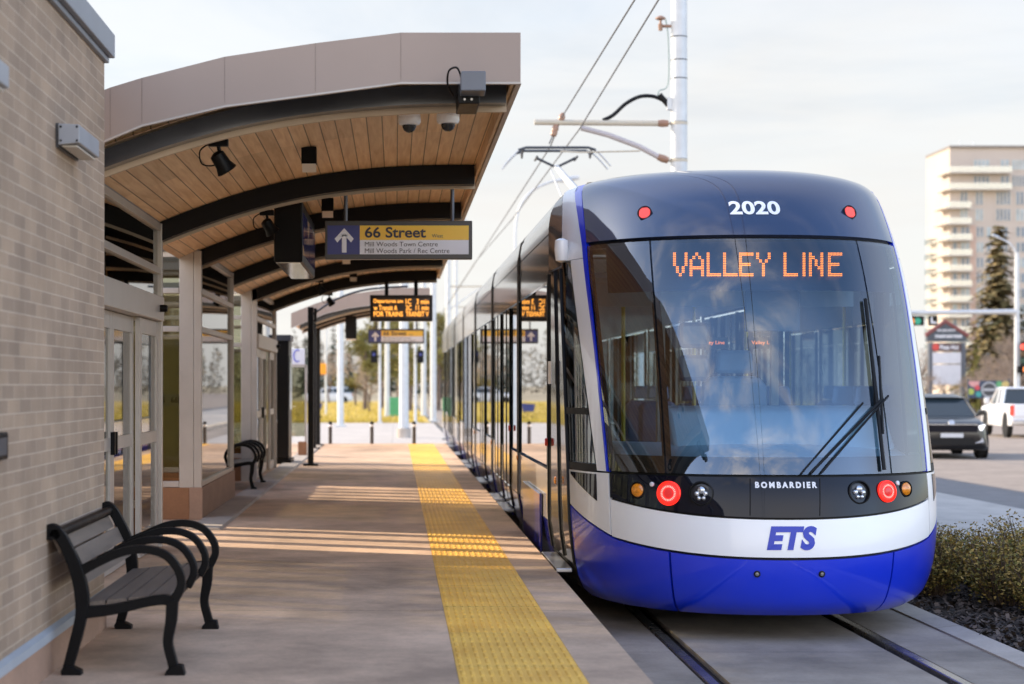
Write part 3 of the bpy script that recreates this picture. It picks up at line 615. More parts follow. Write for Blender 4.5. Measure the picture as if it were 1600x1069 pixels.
def help_point():
    t = empty('help_point', (-1.78, 36, PZ), 'glass wind screen with white box sign and tan foot behind the kiosk', 'wind screen')
    s = 36/3000
    MB().box((453-618)*s, (476-618)*s, 36, 36.12, 1.71+32*s, 1.71+57*s).build('box_sign', pm('box_sign_white', (.72, .73, .78), .4, var=.03), t, smooth=0, bev=.01)
    pts = [(-1.84+.07*math.cos(a), 35.99, 2.26+.11*math.sin(a)) for a in [R(60+i*24) for i in range(11)]]
    MB().tube(pts, .010, 6).build('blue_letter', M_BLUE, t)
    MB().box((454-618)*s, (478-618)*s, 36.02, 36.03, .75, 2.05).build('pane', M_GLASS, t, smooth=0)
    MB().box((453-618)*s-.02, (453-618)*s+.02, 36.0, 36.06, PZ, 2.08).box((478-618)*s-.02, (478-618)*s+.02, 36.0, 36.06, PZ, 2.08).box((453-618)*s, (478-618)*s, 36.0, 36.05, 2.05, 2.10).build('frame', M_ALU, t, smooth=0)
    MB().box((466-618)*s, (479-618)*s, 35.9, 36.2, PZ, PZ+.27).build('foot', M_PLINTH, t, smooth=0)
help_point()
for x, lab in ((516, 'black bollard with white band nearest the column'), (581, 'middle black bollard at the end of the platform'), (647, 'black bollard standing behind the yellow strip')):
    Y = 43.6; X = (x-618)/3000*Y; t = empty('bollard', (X, Y, PZ), lab, 'bollard', 'bollards closing the platform end')
    MB().lathe([(.042, 0), (.042, .39)], (X, Y, PZ)).build('post', pm('bollard_brown', (.06, .05, .045), .5, var=.1), t)
    MB().lathe([(.044, .39), (.044, .44)], (X, Y, PZ)).build('white_band', M_WHITE, t); MB().lathe([(.044, .44), (.046, .47), (.03, .505), (.005, .515)], (X, Y, PZ)).build('cap', M_BLACK, t)

# ------------------------------------------------------------------ benches
def ribbon(mb, pts, wid, y0, y1, n=6):
    P = cat([(a, 0, b) for a, b in pts], n); m_ = len(P)
    ws = np.interp(np.linspace(0, 1, m_), np.linspace(0, 1, len(wid)), wid); lo = []; hi = []
    for i, p in enumerate(P):
        t = (P[min(i+1, m_-1)]-P[max(i-1, 0)]).normalized(); nn = Vector((-t.z, 0, t.x)); lo.append((p.x-nn.x*ws[i], p.z-nn.z*ws[i])); hi.append((p.x+nn.x*ws[i], p.z+nn.z*ws[i]))
    mb.band(lo, hi, y0, y1)
def make_bench():
    # local frame: back to -X, seat faces +X, length along Y from 0 to L
    L = 1.72; t = empty('platform_bench', (0, 0, 0), '', 'bench', 'black metal benches along the station wall')
    def endf(y0):
        mb = MB(); y1 = y0+.05
        ribbon(mb, [(-.005, .03), (.02, .12), (.055, .26), (.06, .36), (.035, .48), (-.01, .585), (-.045, .645), (-.075, .665), (-.10, .65), (-.10, .62)], [.022, .024, .026, .032, .03, .026, .026, .03, .028, .02], y0, y1)
        ribbon(mb, [(.06, .285), (.20, .30), (.36, .335), (.44, .345), (.475, .33)], [.028, .024, .022, .024, .02], y0+.003, y1-.003)
        ribbon(mb, [(.475, .345), (.47, .25), (.455, .15), (.475, .06), (.485, .02)], [.028, .026, .022, .022, .024], y0+.001, y1-.001)
        ribbon(mb, [(.05, .475), (.13, .515), (.25, .565), (.36, .575), (.45, .545), (.505, .475), (.515, .41), (.485, .345)], [.026, .02, .019, .019, .019, .019, .019, .022], y0+.002, y1-.002)
        mb.prism([(-.03, 0), (.06, 0), (.06, .02), (.02, .04), (-.02, .045), (-.035, .02)], y0-.008, y1+.008); mb.prism([(.44, 0), (.535, 0), (.525, .045), (.49, .05), (.45, .022)], y0-.008, y1+.008)
        return mb
    for y in (0, L-.05): endf(y).build('end_frame', M_BLACK, t, local=True, smooth=30, bev=.006)
    for y in (L/3-.02, 2*L/3-.03):
        mb = MB(); ribbon(mb, [(.05, .475), (.13, .515), (.25, .565), (.36, .575), (.45, .545), (.505, .475), (.515, .41), (.485, .345)], [.02, .019, .018, .018, .018, .018, .018, .02], y, y+.045); mb.build('armrest', M_BLACK, t, local=True, bev=.006)
    seat = MB()
    for i in range(4): 
        a = .07+i*.10; seat.prism([(a, .31+i*.010), (a+.092, .318+i*.010), (a+.090, .338+i*.010), (a, .33+i*.010)], .05, L-.05)
    seat.build('seat', M_BROWN, t, local=True, smooth=0)
    back = MB()
    for i in range(3):
        x = .045-.035*i-.006*i*i; z = .40+i*.078; back.prism([(x, z), (x-.03-.004*i, z+.0755), (x-.018-.004*i, z+.0795), (x+.014, z+.004)], .05, L-.05)
    back.build('backrest', M_BROWN, t, local=True, smooth=0)
    rail = MB(); rail.tube([(-.062, 0.0, .645), (-.062, L, .645)], .024, 12); rail.box(.455, .485, .05, L-.05, .335, .36); rail.build('top_rail', M_BLACK, t, local=True)
    return t
b1 = make_bench(); b1.location = (-1.50, 8.80, PZ); b1['label'] = 'near black bench with looped armrests against the brick wall'
b2 = dup(b1, None, label='far black bench in the gap between two glazed shelters'); b2.location = (-2.28, 24.2, PZ)

# ------------------------------------------------------------------ tram
XC = 2.59; DD = 1.7; NN = 2.25
YT = [(.16,12.86),(.24,12.74),(.4,12.67),(.6,12.65),(.85,12.68),(1.1,12.745),(1.5,12.92),(2.0,13.18),(2.4,13.42),(2.77,13.69),(3.0,13.90),(3.15,14.07),(3.25,14.24),(3.32,14.45),(3.36,14.72),(3.38,15.3)]
WT = [(.16,1.16),(.24,1.25),(.4,1.305),(.6,1.335),(.85,1.35),(1.5,1.35),(2.2,1.345),(2.6,1.335),(2.9,1.31),(3.1,1.29),(3.2,1.275),(3.28,1.235),(3.33,1.14),(3.36,1.03),(3.38,.8)]
def smooth_tab(T):
    pts = cat([(a, b, 0) for a, b in T], 16); return [p.x for p in pts], [p.y for p in pts]
YX, YY = smooth_tab(YT); WX, WY = smooth_tab(WT)
def yf(z): return float(np.interp(z, YX, YY))
def wf(z): return float(np.interp(z, WX, WY))
def P0(th, z):
    s, c = math.sin(th), math.cos(th); e = 2/NN
    return Vector((XC+wf(z)*math.copysign(abs(s)**e, s), yf(z)+DD*(1-max(c, 0)**e), z))
def PN(th, z, off=0):
    p = P0(th, z)
    a = P0(th+.01, z)-P0(th-.01, z); b = P0(th, min(z+.01, 3.379))-P0(th, z-.01); n = a.cross(b)
    if n.length < 1e-9: n = Vector((0, -1, 0))
    n.normalize()
    return p+n*off, n
def fx(xl, z, off=0):                                # point on the front at lateral offset xl
    w = wf(z); s = math.copysign(min(abs(xl)/w, .999)**(NN/2), xl); return PN(math.asin(s), z, off)
tram = empty('tram', (XC, 12.65, 0), 'blue and white low floor tram with black glass front at the platform', 'tram')
D2 = R(1)
def patch(name, fth, m, nu=24, nv=16, off=0, rim=.03, par=None, smooth=50):
    def fn(u, v): th, z = fth(u, v); return PN(th*D2, z, off)
    return MB().grid(fn, nu, nv, rim).build(name, m, par or tram, smooth=smooth)
def lerp(a, b, t): return a+(b-a)*t
te = lambda z: float(np.interp(z, [1.1, 2.0, 2.77, 3.3], [53, 56, 59, 62]))
zb = lambda th: .834+.10*min(abs(th)/52, 1)**2
zw = lambda th: .567+.095*min(abs(th)/52, 1)**2 if abs(th) <= 52 else .662+.19*((abs(th)-52)/26)**1.0
thw = lambda z: lerp(58.5, 69, min(max((z-1.1)/1.5, 0), 1.25))       # front edge of the cab side window
# dark structure shell below the panels, cut where the glass is
def shell(f, nu=40, nv=10): return MB().grid(lambda u, v: PN(f(u, v)[0]*D2, f(u, v)[1], -.028), nu, nv)
sh = MB()
for a, b in ((.18, 1.13), (2.74, 3.365)): sh.grid(lambda u, v: PN(lerp(-78, 78, u)*D2, lerp(a, b, v), -.028), 50, 14)
for a, b in ((-33.2, -30.2), (30.2, 33.2)): sh.grid(lambda u, v: PN(lerp(a, b, u)*D2, lerp(1.13, 2.74, v), -.028), 3, 20)
for s in (-1, 1): sh.grid(lambda u, v: PN(s*(te(lerp(1.13, 2.74, v))+lerp(-1.6, 2.5, u))*D2, lerp(1.13, 2.74, v), -.028), 3, 20)
sh.build('nose_frame', M_RUB, tram)
patch('windscreen', lambda u, v: (lerp(-31.4, 31.4, u), lerp(1.115, 2.755, v)), M_WIND, 30, 24, 0, .012)
patch('windscreen', lambda u, v: (lerp(-te(lerp(1.115, 2.755, v))+.3, -32.0, u), lerp(1.115, 2.755, v)), M_WIND, 16, 24, 0, .012)
patch('windscreen', lambda u, v: (lerp(32.0, te(lerp(1.115, 2.755, v))-.3, u), lerp(1.115, 2.755, v)), M_WIND, 16, 24, 0, .012)
M_HOOD = pm('dark_blue_black_panel', (.020, .031, .075), .06, var=0, ior=2.3)
def upper(u, v):
    z = lerp(2.785, 3.372, v**.8); return lerp(-te(z), te(z), u), z
patch('upper_panel', upper, M_HOOD, 40, 16)
patch('light_panel', lambda u, v: (lerp(-52.7, 52.7, u), lerp(zb(lerp(-52, 52, u)), 1.098, v)), M_GLOSS, 44, 6)
patch('front_band', lambda u, v: (lerp(-52.6, 52.6, u), lerp(zw(lerp(-52, 52, u))+.006, zb(lerp(-52, 52, u))-.014, v)), M_WHITE, 44, 6)
def bump(a, b):
    return lambda u, v: (lerp(a, b, u), lerp(.172+.0*u, zw(lerp(a, b, u))-.012, v))
patch('bumper', bump(-31.3, 31.3), M_BLUE, 40, 12)
for s in (-1, 1): patch('bumper_corner', bump(min(s*32, s*77.5), max(s*32, s*77.5)), M_BLUE, 34, 12)
for s in (-1, 1):
    o = lambda a, b, f=s: (lambda u, v: None)
    def strip(ta, tb, z0, z1, name, m, nu=6, nv=28, off=0):
        def f(u, v):
            z = lerp(z0(0) if callable(z0) else z0, z1, v); a = ta(z); b = tb(z)
            th = lerp(a, b, u) if s > 0 else -lerp(b, a, u); return th, z
        patch(name, f, m, nu, nv, off)
    # blue edge stripe and white pillar
    edge = lambda z: te(z)+.25
    e2 = lambda z: te(z)+float(np.interp(z, [1.1, 2.0, 2.77, 3.3], [1.0, 1.3, 2.6, 5.5]))
    strip(edge, e2, 1.11, 3.30, 'edge_stripe', M_BLUE, off=.002)
    strip(lambda z: e2(z)+.15, lambda z: thw(z), 1.11, 2.66, 'pillar', M_WHITE)
    strip(lambda z: e2(z)+.15, lambda z: 77.5, 2.665, 3.30, 'pillar_head', M_WHITE)
    def low(u, v):
        th = lerp(53.2, 77.5, u); z = lerp(zw(th)+.004, 1.098, v); return (th if s > 0 else -lerp(77.5, 53.2, u)), (z if s > 0 else lerp(zw(lerp(77.5, 53.2, u))+.004, 1.098, v))
    patch('side_cheek', low, M_WHITE, 16, 8)
    def tri(u, v):
        uu = u if s > 0 else 1-u; th = lerp(59, 76.0, uu); z1 = 1.085; z0 = lerp(.90, 1.07, uu); return (th if s > 0 else -th), lerp(z0, z1, v)
    patch('side_trim', tri, M_GLOSS, 10, 4, .004)
    strip(lambda z: thw(z)+.6, lambda z: 77.5, 1.16, 2.655, 'cab_window', M_TGL, 10, 16)
    # window frame pieces
    strip(lambda z: thw(z)+.1, lambda z: 77.6, 1.105, 1.155, 'window_sill', M_RUB, 8, 2); strip(lambda z: thw(z)+.5, lambda z: 77.6, 1.50, 1.545, 'window_bar', M_RUB, 8, 2, .006)
# lettering, lamps and wipers on the nose
def on_front(name, t, x0, x1, z0, z1, m, bold, shear=0, space=1, off=.004):
    vs, fs = text2d(t, bold, shear, space); MB().add([fx(lerp(x0, x1, a), lerp(z0, z1, b), off)[0] for a, b in vs], fs).build(name, m, tram, smooth=0)
M_LET = pm('white_lettering', (.82, .82, .84), .4, var=0); M_LETB = pm('blue_lettering', (.006, .036, .44), .35, var=0)
def at(xp, yp):                                      # photo pixel to (lateral, height) on the nose
    Y = 13.0
    for _ in range(12):
        z = CZ-(yp-VY)/F*Y; xl = (xp-VX)/F*Y-XC; Y = fx(max(-1.3, min(1.3, xl)), max(.2, min(3.37, z)))[0].y
    return xl, z
def box_at(x0, y0, x1, y1): a = at(x0, y1); b = at(x1, y0); return a[0], b[0], a[1], b[1]
on_front('fleet_number', '2020', *box_at(1141, 315, 1216, 336), M_LET, .03)
on_front('maker_name', 'BOMBARDIER', *box_at(1180, 753, 1276, 763), M_LET, .05, 0, 1.5)
on_front('operator_name', 'ETS', *box_at(1198, 822, 1276, 860), M_LETB, .055, .22, 1.1)
def led_sign():
    dots = MB(); starts = [(1052,'V'),(1078,'A'),(1105,'L'),(1131,'L'),(1156,'E'),(1183,'Y'),(1226,'L'),(1256,'I'),(1266,'N'),(1296,'E')]
    for x, ch in starts:
        rows = FONT5[ch].split()
        for r, row in enumerate(rows):
            for c_, bit in enumerate(row):
                if bit == '0': continue
                for dx in (0, 2.3):
                    for dy in (0, 2.7):
                        xl, z = at(x+c_*4.55+dx, 394+r*5.4+dy); p, n = fx(xl, z, -.012); u = Vector((1, 0, 0)); w = n.cross(u).normalized(); u = w.cross(n); b = []
                        for k in range(7): a = k*2*math.pi/7; b.append(p+(u*math.cos(a)+w*math.sin(a))*  .0055)
                        dots.add(b, [tuple(range(7))])
    dots.build('destination_text', emis('led_orange', (1.0, .215, .0), 1.15), tram, smooth=0)
    patch('destination_display', lambda u, v: (lerp(-50, 50, u), lerp(2.385, 2.745, v)), pm('display_backing', (.010, .014, .03), .3, var=0), 30, 6, -.020, None)
led_sign()
patch('lower_frit', lambda u, v: (lerp(-51, 51, u), lerp(1.12, 1.235, v)), pm('frit_black', (.008, .008, .010), .4, var=0), 30, 3, -.016, None)
def lamp(xp, yp, r, kind):
    r *= .86 if kind == 'r' else 1
    xl, z = at(xp, yp); p, n = fx(xl, z, 0); n = (n+Vector((0, -.35, -.1))).normalized(); p = p+n*(.016 if kind == 'r' else .008)
    cup = MB().lathe([(r*1.22, -.03), (r*1.25, .006), (r*1.12, .009), (r*1.06, -.012), (r*.9, -.014)], p, n, 32).build({'r': 'tail_lamp', 'a': 'indicator', 'c': 'headlamp'}[kind], M_RUB if kind != 'r' else pm('red_rim', (.35, .01, .01), .2, var=0, emit=(1, .02, .01), estr=.6), tram)
    if kind == 'r':
        MB().lathe([(r*1.05, -.010), (r*1.02, .004), (r*.72, .008), (r*.7, .002)], p, n, 32).build('red_ring', emis('red_lamp', (1, .02, .015), .5), cup)
        g = MB(); u = n.orthogonal().normalized(); w = n.cross(u)
        for k in range(26):
            a = k/26*2*math.pi; d = u*math.cos(a)+w*math.sin(a); tt = n.cross(d); q = p+n*.012
            g.add([q+d*r*.60-tt*r*.035, q+d*r*.60+tt*r*.035, q+d*r*.80+tt*r*.04, q+d*r*.80-tt*r*.04], [(0,1,2,3)])
        g.build('led_segment', emis('pink_led', (1, .30, .26), .8), cup, smooth=0)
        MB().lathe([(r*.52, .004), (r*.45, .012), (r*.1, .016)], p, n, 24).build('lens', pm('dark_red_lens', (.22, .02, .02), .2, var=0, emit=(.6, .02, .02), estr=.3), cup)
    elif kind == 'a':
        MB().lathe([(r*1.0, -.01), (r*.96, .006), (r*.7, .014), (r*.05, .018)], p, n, 24).build('lens', pm('amber_lens', (.72, .24, .012), .18, var=.4, scale=60, coat=1), cup)
    else:
        MB().lathe([(r*1.0, -.012), (r*.8, -.008), (r*.4, -.012)], p, n, 24).build('reflector', pm('lamp_black', (.02, .02, .025), .15, var=0), cup)
        g = MB(); u = Vector((1, 0, 0)); w = n.cross(u).normalized(); u = w.cross(n)
        if w.z < 0: w = -w
        for dx, dz, rr in ((-.45, -.02, .26), (.42, -.02, .26), (0, .32, .36), (-.24, -.5, .22), (.24, -.5, .22)): g.lathe([(r*rr, -.01), (r*rr, .004), (r*rr*.6, .012), (r*rr*.1, .014)], p+u*dx*r+w*dz*r, n, 14)
        g.build('lens', pm('clear_lens', (.62, .64, .68), .12, metal=.7, var=0), cup)
for q in ((997, 766, .047, 'a'), (1046, 771, .077, 'r'), (1096, 771, .066, 'c'), (1342, 769, .064, 'c'), (1384, 768, .068, 'r'), (1414, 764, .044, 'a')): lamp(*q)
def top_lamp(xp, yp):
    xl, z = at(xp, yp); p, n = fx(xl, z, 0); n = (n+Vector((0, -.5, -.2))).normalized(); p = p+n*.016
    c_ = MB().lathe([(.052, -.03), (.054, .006), (.048, .008), (.044, -.01), (.04, -.012)], p, n, 24).build('marker_lamp', M_RUB, tram)
    g = MB(); u = n.orthogonal().normalized(); w = n.cross(u)
    for i in range(-3, 4):
        for j in range(-3, 4):
            if i*i+j*j <= 10: g.lathe([(.0055, 0), (.004, .005)], p+u*i*.0125+w*j*.0125+n*.002, n, 6)
    MB().lathe([(.043, -.012), (.043, .0), (.01, .001)], p, n, 20).build('lens', pm('red_lens_base', (.30, .01, .01), .3, var=0, emit=(1, .02, .02), estr=.12), c_); g.build('led_dot', emis('red_led_dot', (1, .14, .13), .4), c_)
top_lamp(1008, 334); top_lamp(1326, 333)
for q in ((1019, 757), (1402, 755)):
    xl, z = at(*q); p, n = fx(xl, z, 0); MB().lathe([(.017, -.004), (.016, .008), (.01, .012)], p, n, 14).build('sensor', pm('sensor_white', (.7, .7, .72), .2, var=0), tram)
for q in ((1183, 897), (1284, 897)):
    xl, z = at(*q); p, n = fx(xl, z, 0); e_ = MB().lathe([(.022, -.004), (.022, .006), (.014, .008), (.012, .0)], p, n, 18).build('tow_eye', M_RUB, tram); MB().lathe([(.012, .0), (.012, .009), (.007, .010)], p, n, 14).build('ring', M_STEEL, e_)
# seam lines of the light panel hatch
for xp in (1172, 1281):
    a = at(xp, 748); b = at(xp, 806); MB().tube([fx(lerp(a[0], b[0], k/5), lerp(a[1], b[1], k/5), .001)[0] for k in range(6)], .0035, 4).build('panel_seam', M_RUB, tram)
def wiper(name, pts, r, off):
    MB().tube([fx(*at(*p), off)[0] for p in pts], r, 6).build(name, M_RUB, tram)
def seg(a, b, n=10): return [(lerp(a[0], b[0], k/n), lerp(a[1], b[1], k/n)) for k in range(n+1)]
wiper('wiper_arm', seg((1264, 742), (1372, 628)), .010, .035); wiper('wiper_arm', seg((1280, 742), (1381, 622)), .008, .04); wiper('wiper_arm', seg((1250, 742), (1345, 632)), .007, .025)
wiper('wiper_blade', seg((1349, 470), (1378, 735), 18), .014, .022); wiper('wiper_blade', seg((1368, 560), (1374, 680), 8), .010, .034)
# cab camera pod
p, n = PN(-72*D2, 2.74, .02)
MB().lathe([(.01, -.10), (.045, -.085), (.055, 0), (.05, .07), (.02, .085)], p+n*.03, (0, 0, 1), 16).build('camera_pod', M_WHITE, tram)
# ---- car bodies behind the nose
YA = 15.6
def wb(z): return float(np.interp(z, [.2, .4, .6, 3.0, 3.12, 3.22, 3.30, 3.36], [1.25, 1.31, 1.345, 1.345, 1.325, 1.27, 1.17, 1.0]))
def side(y, z, s, off=0): return Vector((XC+s*(wb(z)+off), y, z))
M_CANT = pm('grey_cantrail', (.15, .13, .115), .10, var=.05, ior=1.8)
M_LOWP = pm('silver_lower_panel', (.33, .29, .26), .10, var=.04, ior=1.8)
M_SKIRT = pm('navy_skirt', (.010, .012, .13), .10, var=.05, ior=1.9)
def sgrid(name, y0, y1, za, zb_, s, m, off=0, rim=.03, par=None, nz=8, ny=2):
    return MB().grid(lambda u, v: (side(lerp(y0, y1, u), lerp(za, zb_, v), s, off), Vector((s, 0, 0))), ny, nz, rim).build(name, m, par or tram)
def bridge(name, za, zb_, s, m, off=0, nz=10):        # from the nose seam to the straight body
    def fn(u, v):
        z = lerp(za, zb_, v); a = PN(s*78*D2, z, off)[0]; b = side(YA, z, s, off); return a.lerp(b, u), Vector((s, 0, 0))
    return MB().grid(fn, 6, nz, .03).build(name, m, tram)
for s in (-1, 1):
    d = bridge('cab_door', .40, 2.62, s, M_GLOSS2); bridge('cab_roof_side', 2.635, 3.34, s, M_CANT); bridge('cab_skirt', .2, .39, s, M_RUB)
    for i, (u0, u1) in enumerate(((.0, .03), (.43, .46), (.96, .99))):
        def fn(u, v, u0=u0, u1=u1):
            z = lerp(.41, 2.61, v); a = PN(s*78*D2, z, .014)[0]; b = side(YA, z, s, .014); return a.lerp(b, lerp(u0, u1, u)), Vector((s, 0, 0))
        MB().grid(fn, 1, 14, .02).build('door_post', M_RUB, d)
    # boarding step
    MB().box(XC+s*1.30, XC+s*1.42, 14.0, 15.4, .345, .375).build('door_step', M_STEEL, tram, smooth=0, bev=.006) if s < 0 else None
# small notice on the cab door
MB().box(XC-1.372, XC-1.366, 15.05, 15.35, 1.72, 1.9).build('notice', M_LET, tram, smooth=0)
mods = [(15.62, 19.2), (19.5, 24.5), (24.8, 29.8), (30.1, 35.1), (35.4, 40.4), (40.7, 45.7), (46.0, 51.0)]
for k, (a, b) in enumerate(mods):
    doors = k % 2 == 1 or k == 0
    dl = [] if k == 0 else ([(a+1.2, a+2.5), (a+3.0, a+4.3)] if k % 2 else [(a+1.8, a+3.1)])
    for s in (-1, 1):
        sgrid('cantrail', a, b, 2.56, 2.93, s, M_CANT); sgrid('roof_side', a, b, 2.94, 3.36, s, M_CANT, nz=10)
        cuts = [a]
        for d0, d1 in dl: cuts += [d0, d1]
        cuts.append(b)
        for i in range(0, len(cuts), 2):
            y0, y1 = cuts[i]+.02, cuts[i+1]-.02
            if y1-y0 < .25: continue
            sgrid('skirt_panel', y0, y1, .22, .60, s, M_SKIRT); sgrid('lower_panel', y0, y1, .61, 1.02, s, M_LOWP); sgrid('side_window', y0+.02, y1-.02, 1.05, 2.54, s, M_TGL if s < 0 else M_TGL2, -.004, .02)
            MB().box(XC+s*1.335-.02, XC+s*1.335+.015, y0-.02, y0+.05, 1.03, 2.55).build('window_post', M_RUB, tram, smooth=0)
        for d0, d1 in dl:
            md = (d0+d1)/2
            for y0, y1 in ((d0+.01, md-.012), (md+.012, d1-.01)):
                dr = sgrid('door', y0, y1, .40, 2.54, s, M_TGL if s < 0 else M_TGL2, .012, .03); 
                for q0, q1 in ((y0, y0+.06), (y1-.06, y1)): sgrid('door_frame', q0, q1, .40, 2.54, s, M_RUB, .016, .02, dr)
                sgrid('door_panel', y0+.06, y1-.06, .40, .62, s, M_GLOSS2, .016, .02, dr)
            if s < 0: MB().box(XC-1.43, XC-1.31, d0, d1, .345, .375).build('door_step', M_STEEL, tram, smooth=0, bev=.006)
    MB().grid(lambda u, v: (Vector((XC+lerp(-1.03, 1.03, v), lerp(a, b, u), 3.36+.05*math.sin(v*math.pi))), Vector((0, 0, 1))), 2, 8, .04).build('roof', M_CANT, tram)
    if k < 6:
        mb = MB(); zz = [.24+i*(3.34-.24)/16 for i in range(17)]
        prof = [(XC-wb(z), z) for z in zz]+[(XC+wb(z), z) for z in reversed(zz)]
        outer = [(x+(-.012 if x < XC else .012), z) for x, z in prof]
        n_ = len(prof)
        for y0, y1 in ((b+.02, b+.28),):
            vs = [(x, y0, z) for x, z in outer]+[(x, y1, z) for x, z in outer]; fs = [(i, (i+1) % n_, (i+1) % n_+n_, i+n_) for i in range(n_)]
            mb.add(vs, fs)
        mb.build('gangway_bellows', M_RUB, tram)
# open lower hatch beside the first gangway and orange side markers
MB().box(XC-1.375, XC-1.35, 16.2, 18.3, .30, .80).build('side_hatch', M_SKIRT, tram, smooth=0, bev=.01)
for y in (14.75, 19.35, 24.65, 29.95): 
    z = .98; MB().lathe([(.03, 0), (.028, .012), (.01, .016)], (XC-wb(z)-.012, y, z), (-1, 0, 0), 12).build('side_marker', pm('amber_lens', (.72, .24, .012), .18), tram)
for y in (15.55, 20.6): MB().lathe([(.035, 0), (.03, .02)], (XC-1.36, y, 1.25), (-1, 0, 0), 12).build('door_button', pm('red_button', (.5, .03, .02), .3, var=0), tram)
# interior
M_IN = pm('interior_grey', (.58, .64, .68), .5, var=.05); M_SEAT = pm('seat_blue', (.09, .14, .24), .6, var=.2); M_DASH = pm('dash_blue_grey', (.34, .45, .54), .4, var=.05)
MB().box(XC-1.05, XC+1.05, 14.4, 51, .302, .36).build('floor', pm('tram_floor', (.10, .11, .12), .5, var=.2), tram, smooth=0)
MB().box(XC-1.2, XC+1.2, 15.2, 51, 2.56, 2.60).build('ceiling', M_IN, tram, smooth=0)
MB().box(XC-1.0, XC+1.0, 51.0, 51.1, .3, 3.3).build('rear_wall', M_IN, tram, smooth=0)
# dashboard: a curved desk following the windscreen
MB().grid(lambda u, v: (lambda p: (Vector((p.x, lerp(p.y+.05, p.y+.85, v), lerp(1.17, 1.30, v**.6))), Vector((0, 0, 1))))(PN(lerp(-48, 48, u)*D2, 1.15, -.05)[0]), 20, 6, .25).build('dashboard', M_DASH, tram)
MB().prism([(13.55, 1.25), (14.35, 1.25), (14.35, 1.50), (14.2, 1.56), (13.85, 1.50)], XC-.62, XC+.95, axis='x').build('console', M_DASH, tram, bev=.03)
def seat(x, y, z, s=1, nm='driver_seat', m=M_SEAT):
    o = MB().prism([(x-.26, z+.0), (x+.26, z+0), (x+.25, z+.62), (x+.19, z+.70), (x-.19, z+.70), (x-.25, z+.62)], y, y+.13).build(nm, m, tram, smooth=0, bev=.05)
    MB().prism([(x-.26, z-.02), (x+.26, z-.02), (x+.24, z+.10), (x-.24, z+.10)], y-.5, y+.1).build('cushion', m, o, bev=.03); MB().prism([(x-.15, z+.72), (x+.15, z+.72), (x+.13, z+.90), (x-.13, z+.90)], y+.01, y+.11).build('headrest', m, o, bev=.03)
seat(XC+.02, 14.75, 1.08, m=pm('driver_seat_blue', (.17, .25, .37), .55, var=.15))
# partition behind the cab
MB().box(XC-1.2, XC-.38, 15.9, 15.94, .36, 1.15).box(XC+.55, XC+1.2, 15.9, 15.94, .36, 1.15).box(XC-.42, XC-.36, 15.88, 15.96, .36, 2.56).box(XC+.52, XC+.58, 15.88, 15.96, .36, 2.56).box(XC-1.2, XC+1.2, 15.89, 15.95, 2.36, 2.56).build('cab_partition', M_IN, tram, smooth=0)
MB().box(XC-1.2, XC-.42, 15.91, 15.92, 1.15, 2.36).box(XC+.58, XC+1.2, 15.91, 15.92, 1.15, 2.36).build('partition_glass', M_TGL2, tram, smooth=0)
for (x, z) in ((XC-.40, 2.08), (XC-.40, 1.84)): MB().box(x-.12, x+.10, 14.0, 14.06, z-.10, z+.09).build('cab_screen', pm('cab_screen', (.03, .05, .08), .2, var=0), tram, bev=.03)
MB().box(XC-.05, XC+.35, 13.95, 13.97, 2.10, 2.40).build('sun_visor', pm('sun_visor', (.07, .12, .18), .5, var=.05), tram, smooth=0, bev=.01)
for x in (XC-.02, XC+.42): MB().box(x, x+.27, 16.4, 16.45, 2.02, 2.12).build('inner_display', pm('inner_display', (.02, .02, .025), .3, var=0), tram, smooth=0); b = MB(); text_flat(b, 'Valley Line', x+.03, x+.24, 2.05, 2.09, 16.395, .01); b.build('inner_display_text', emis('led_inner', (1, .22, .04), .5), tram, smooth=0)
pol = pm('yellow_pole', (.65, .46, .03), .35, var=.05)
for y in (17.2, 20.2, 23.0):
    for x in (XC-.55, XC+.55): MB().tube([(x, y, .36), (x, y, 2.56)], .018).build('grab_pole', pol, tram)
for y in (17.6, 18.5, 22.4, 25.5, 27):
    for x in (XC-.9, XC+.9): seat(x, y, .80, nm='passenger_seat')
# underframe (dark void under the body) and bogies
MB().box(XC-1.15, XC+1.15, 14.2, 51, .16, .30).build('underframe', M_RUB, tram, smooth=0)
for y in (17.0, 27.2, 37.8):
    for x in (RL, RR):
        for dy in (-.9, .9): MB().lathe([(.28, -.06), (.29, -.05), (.29, .05), (.27, .06)], (x, y+dy, .29), (1, 0, 0), 24).build('wheel', M_RAIL, tram)
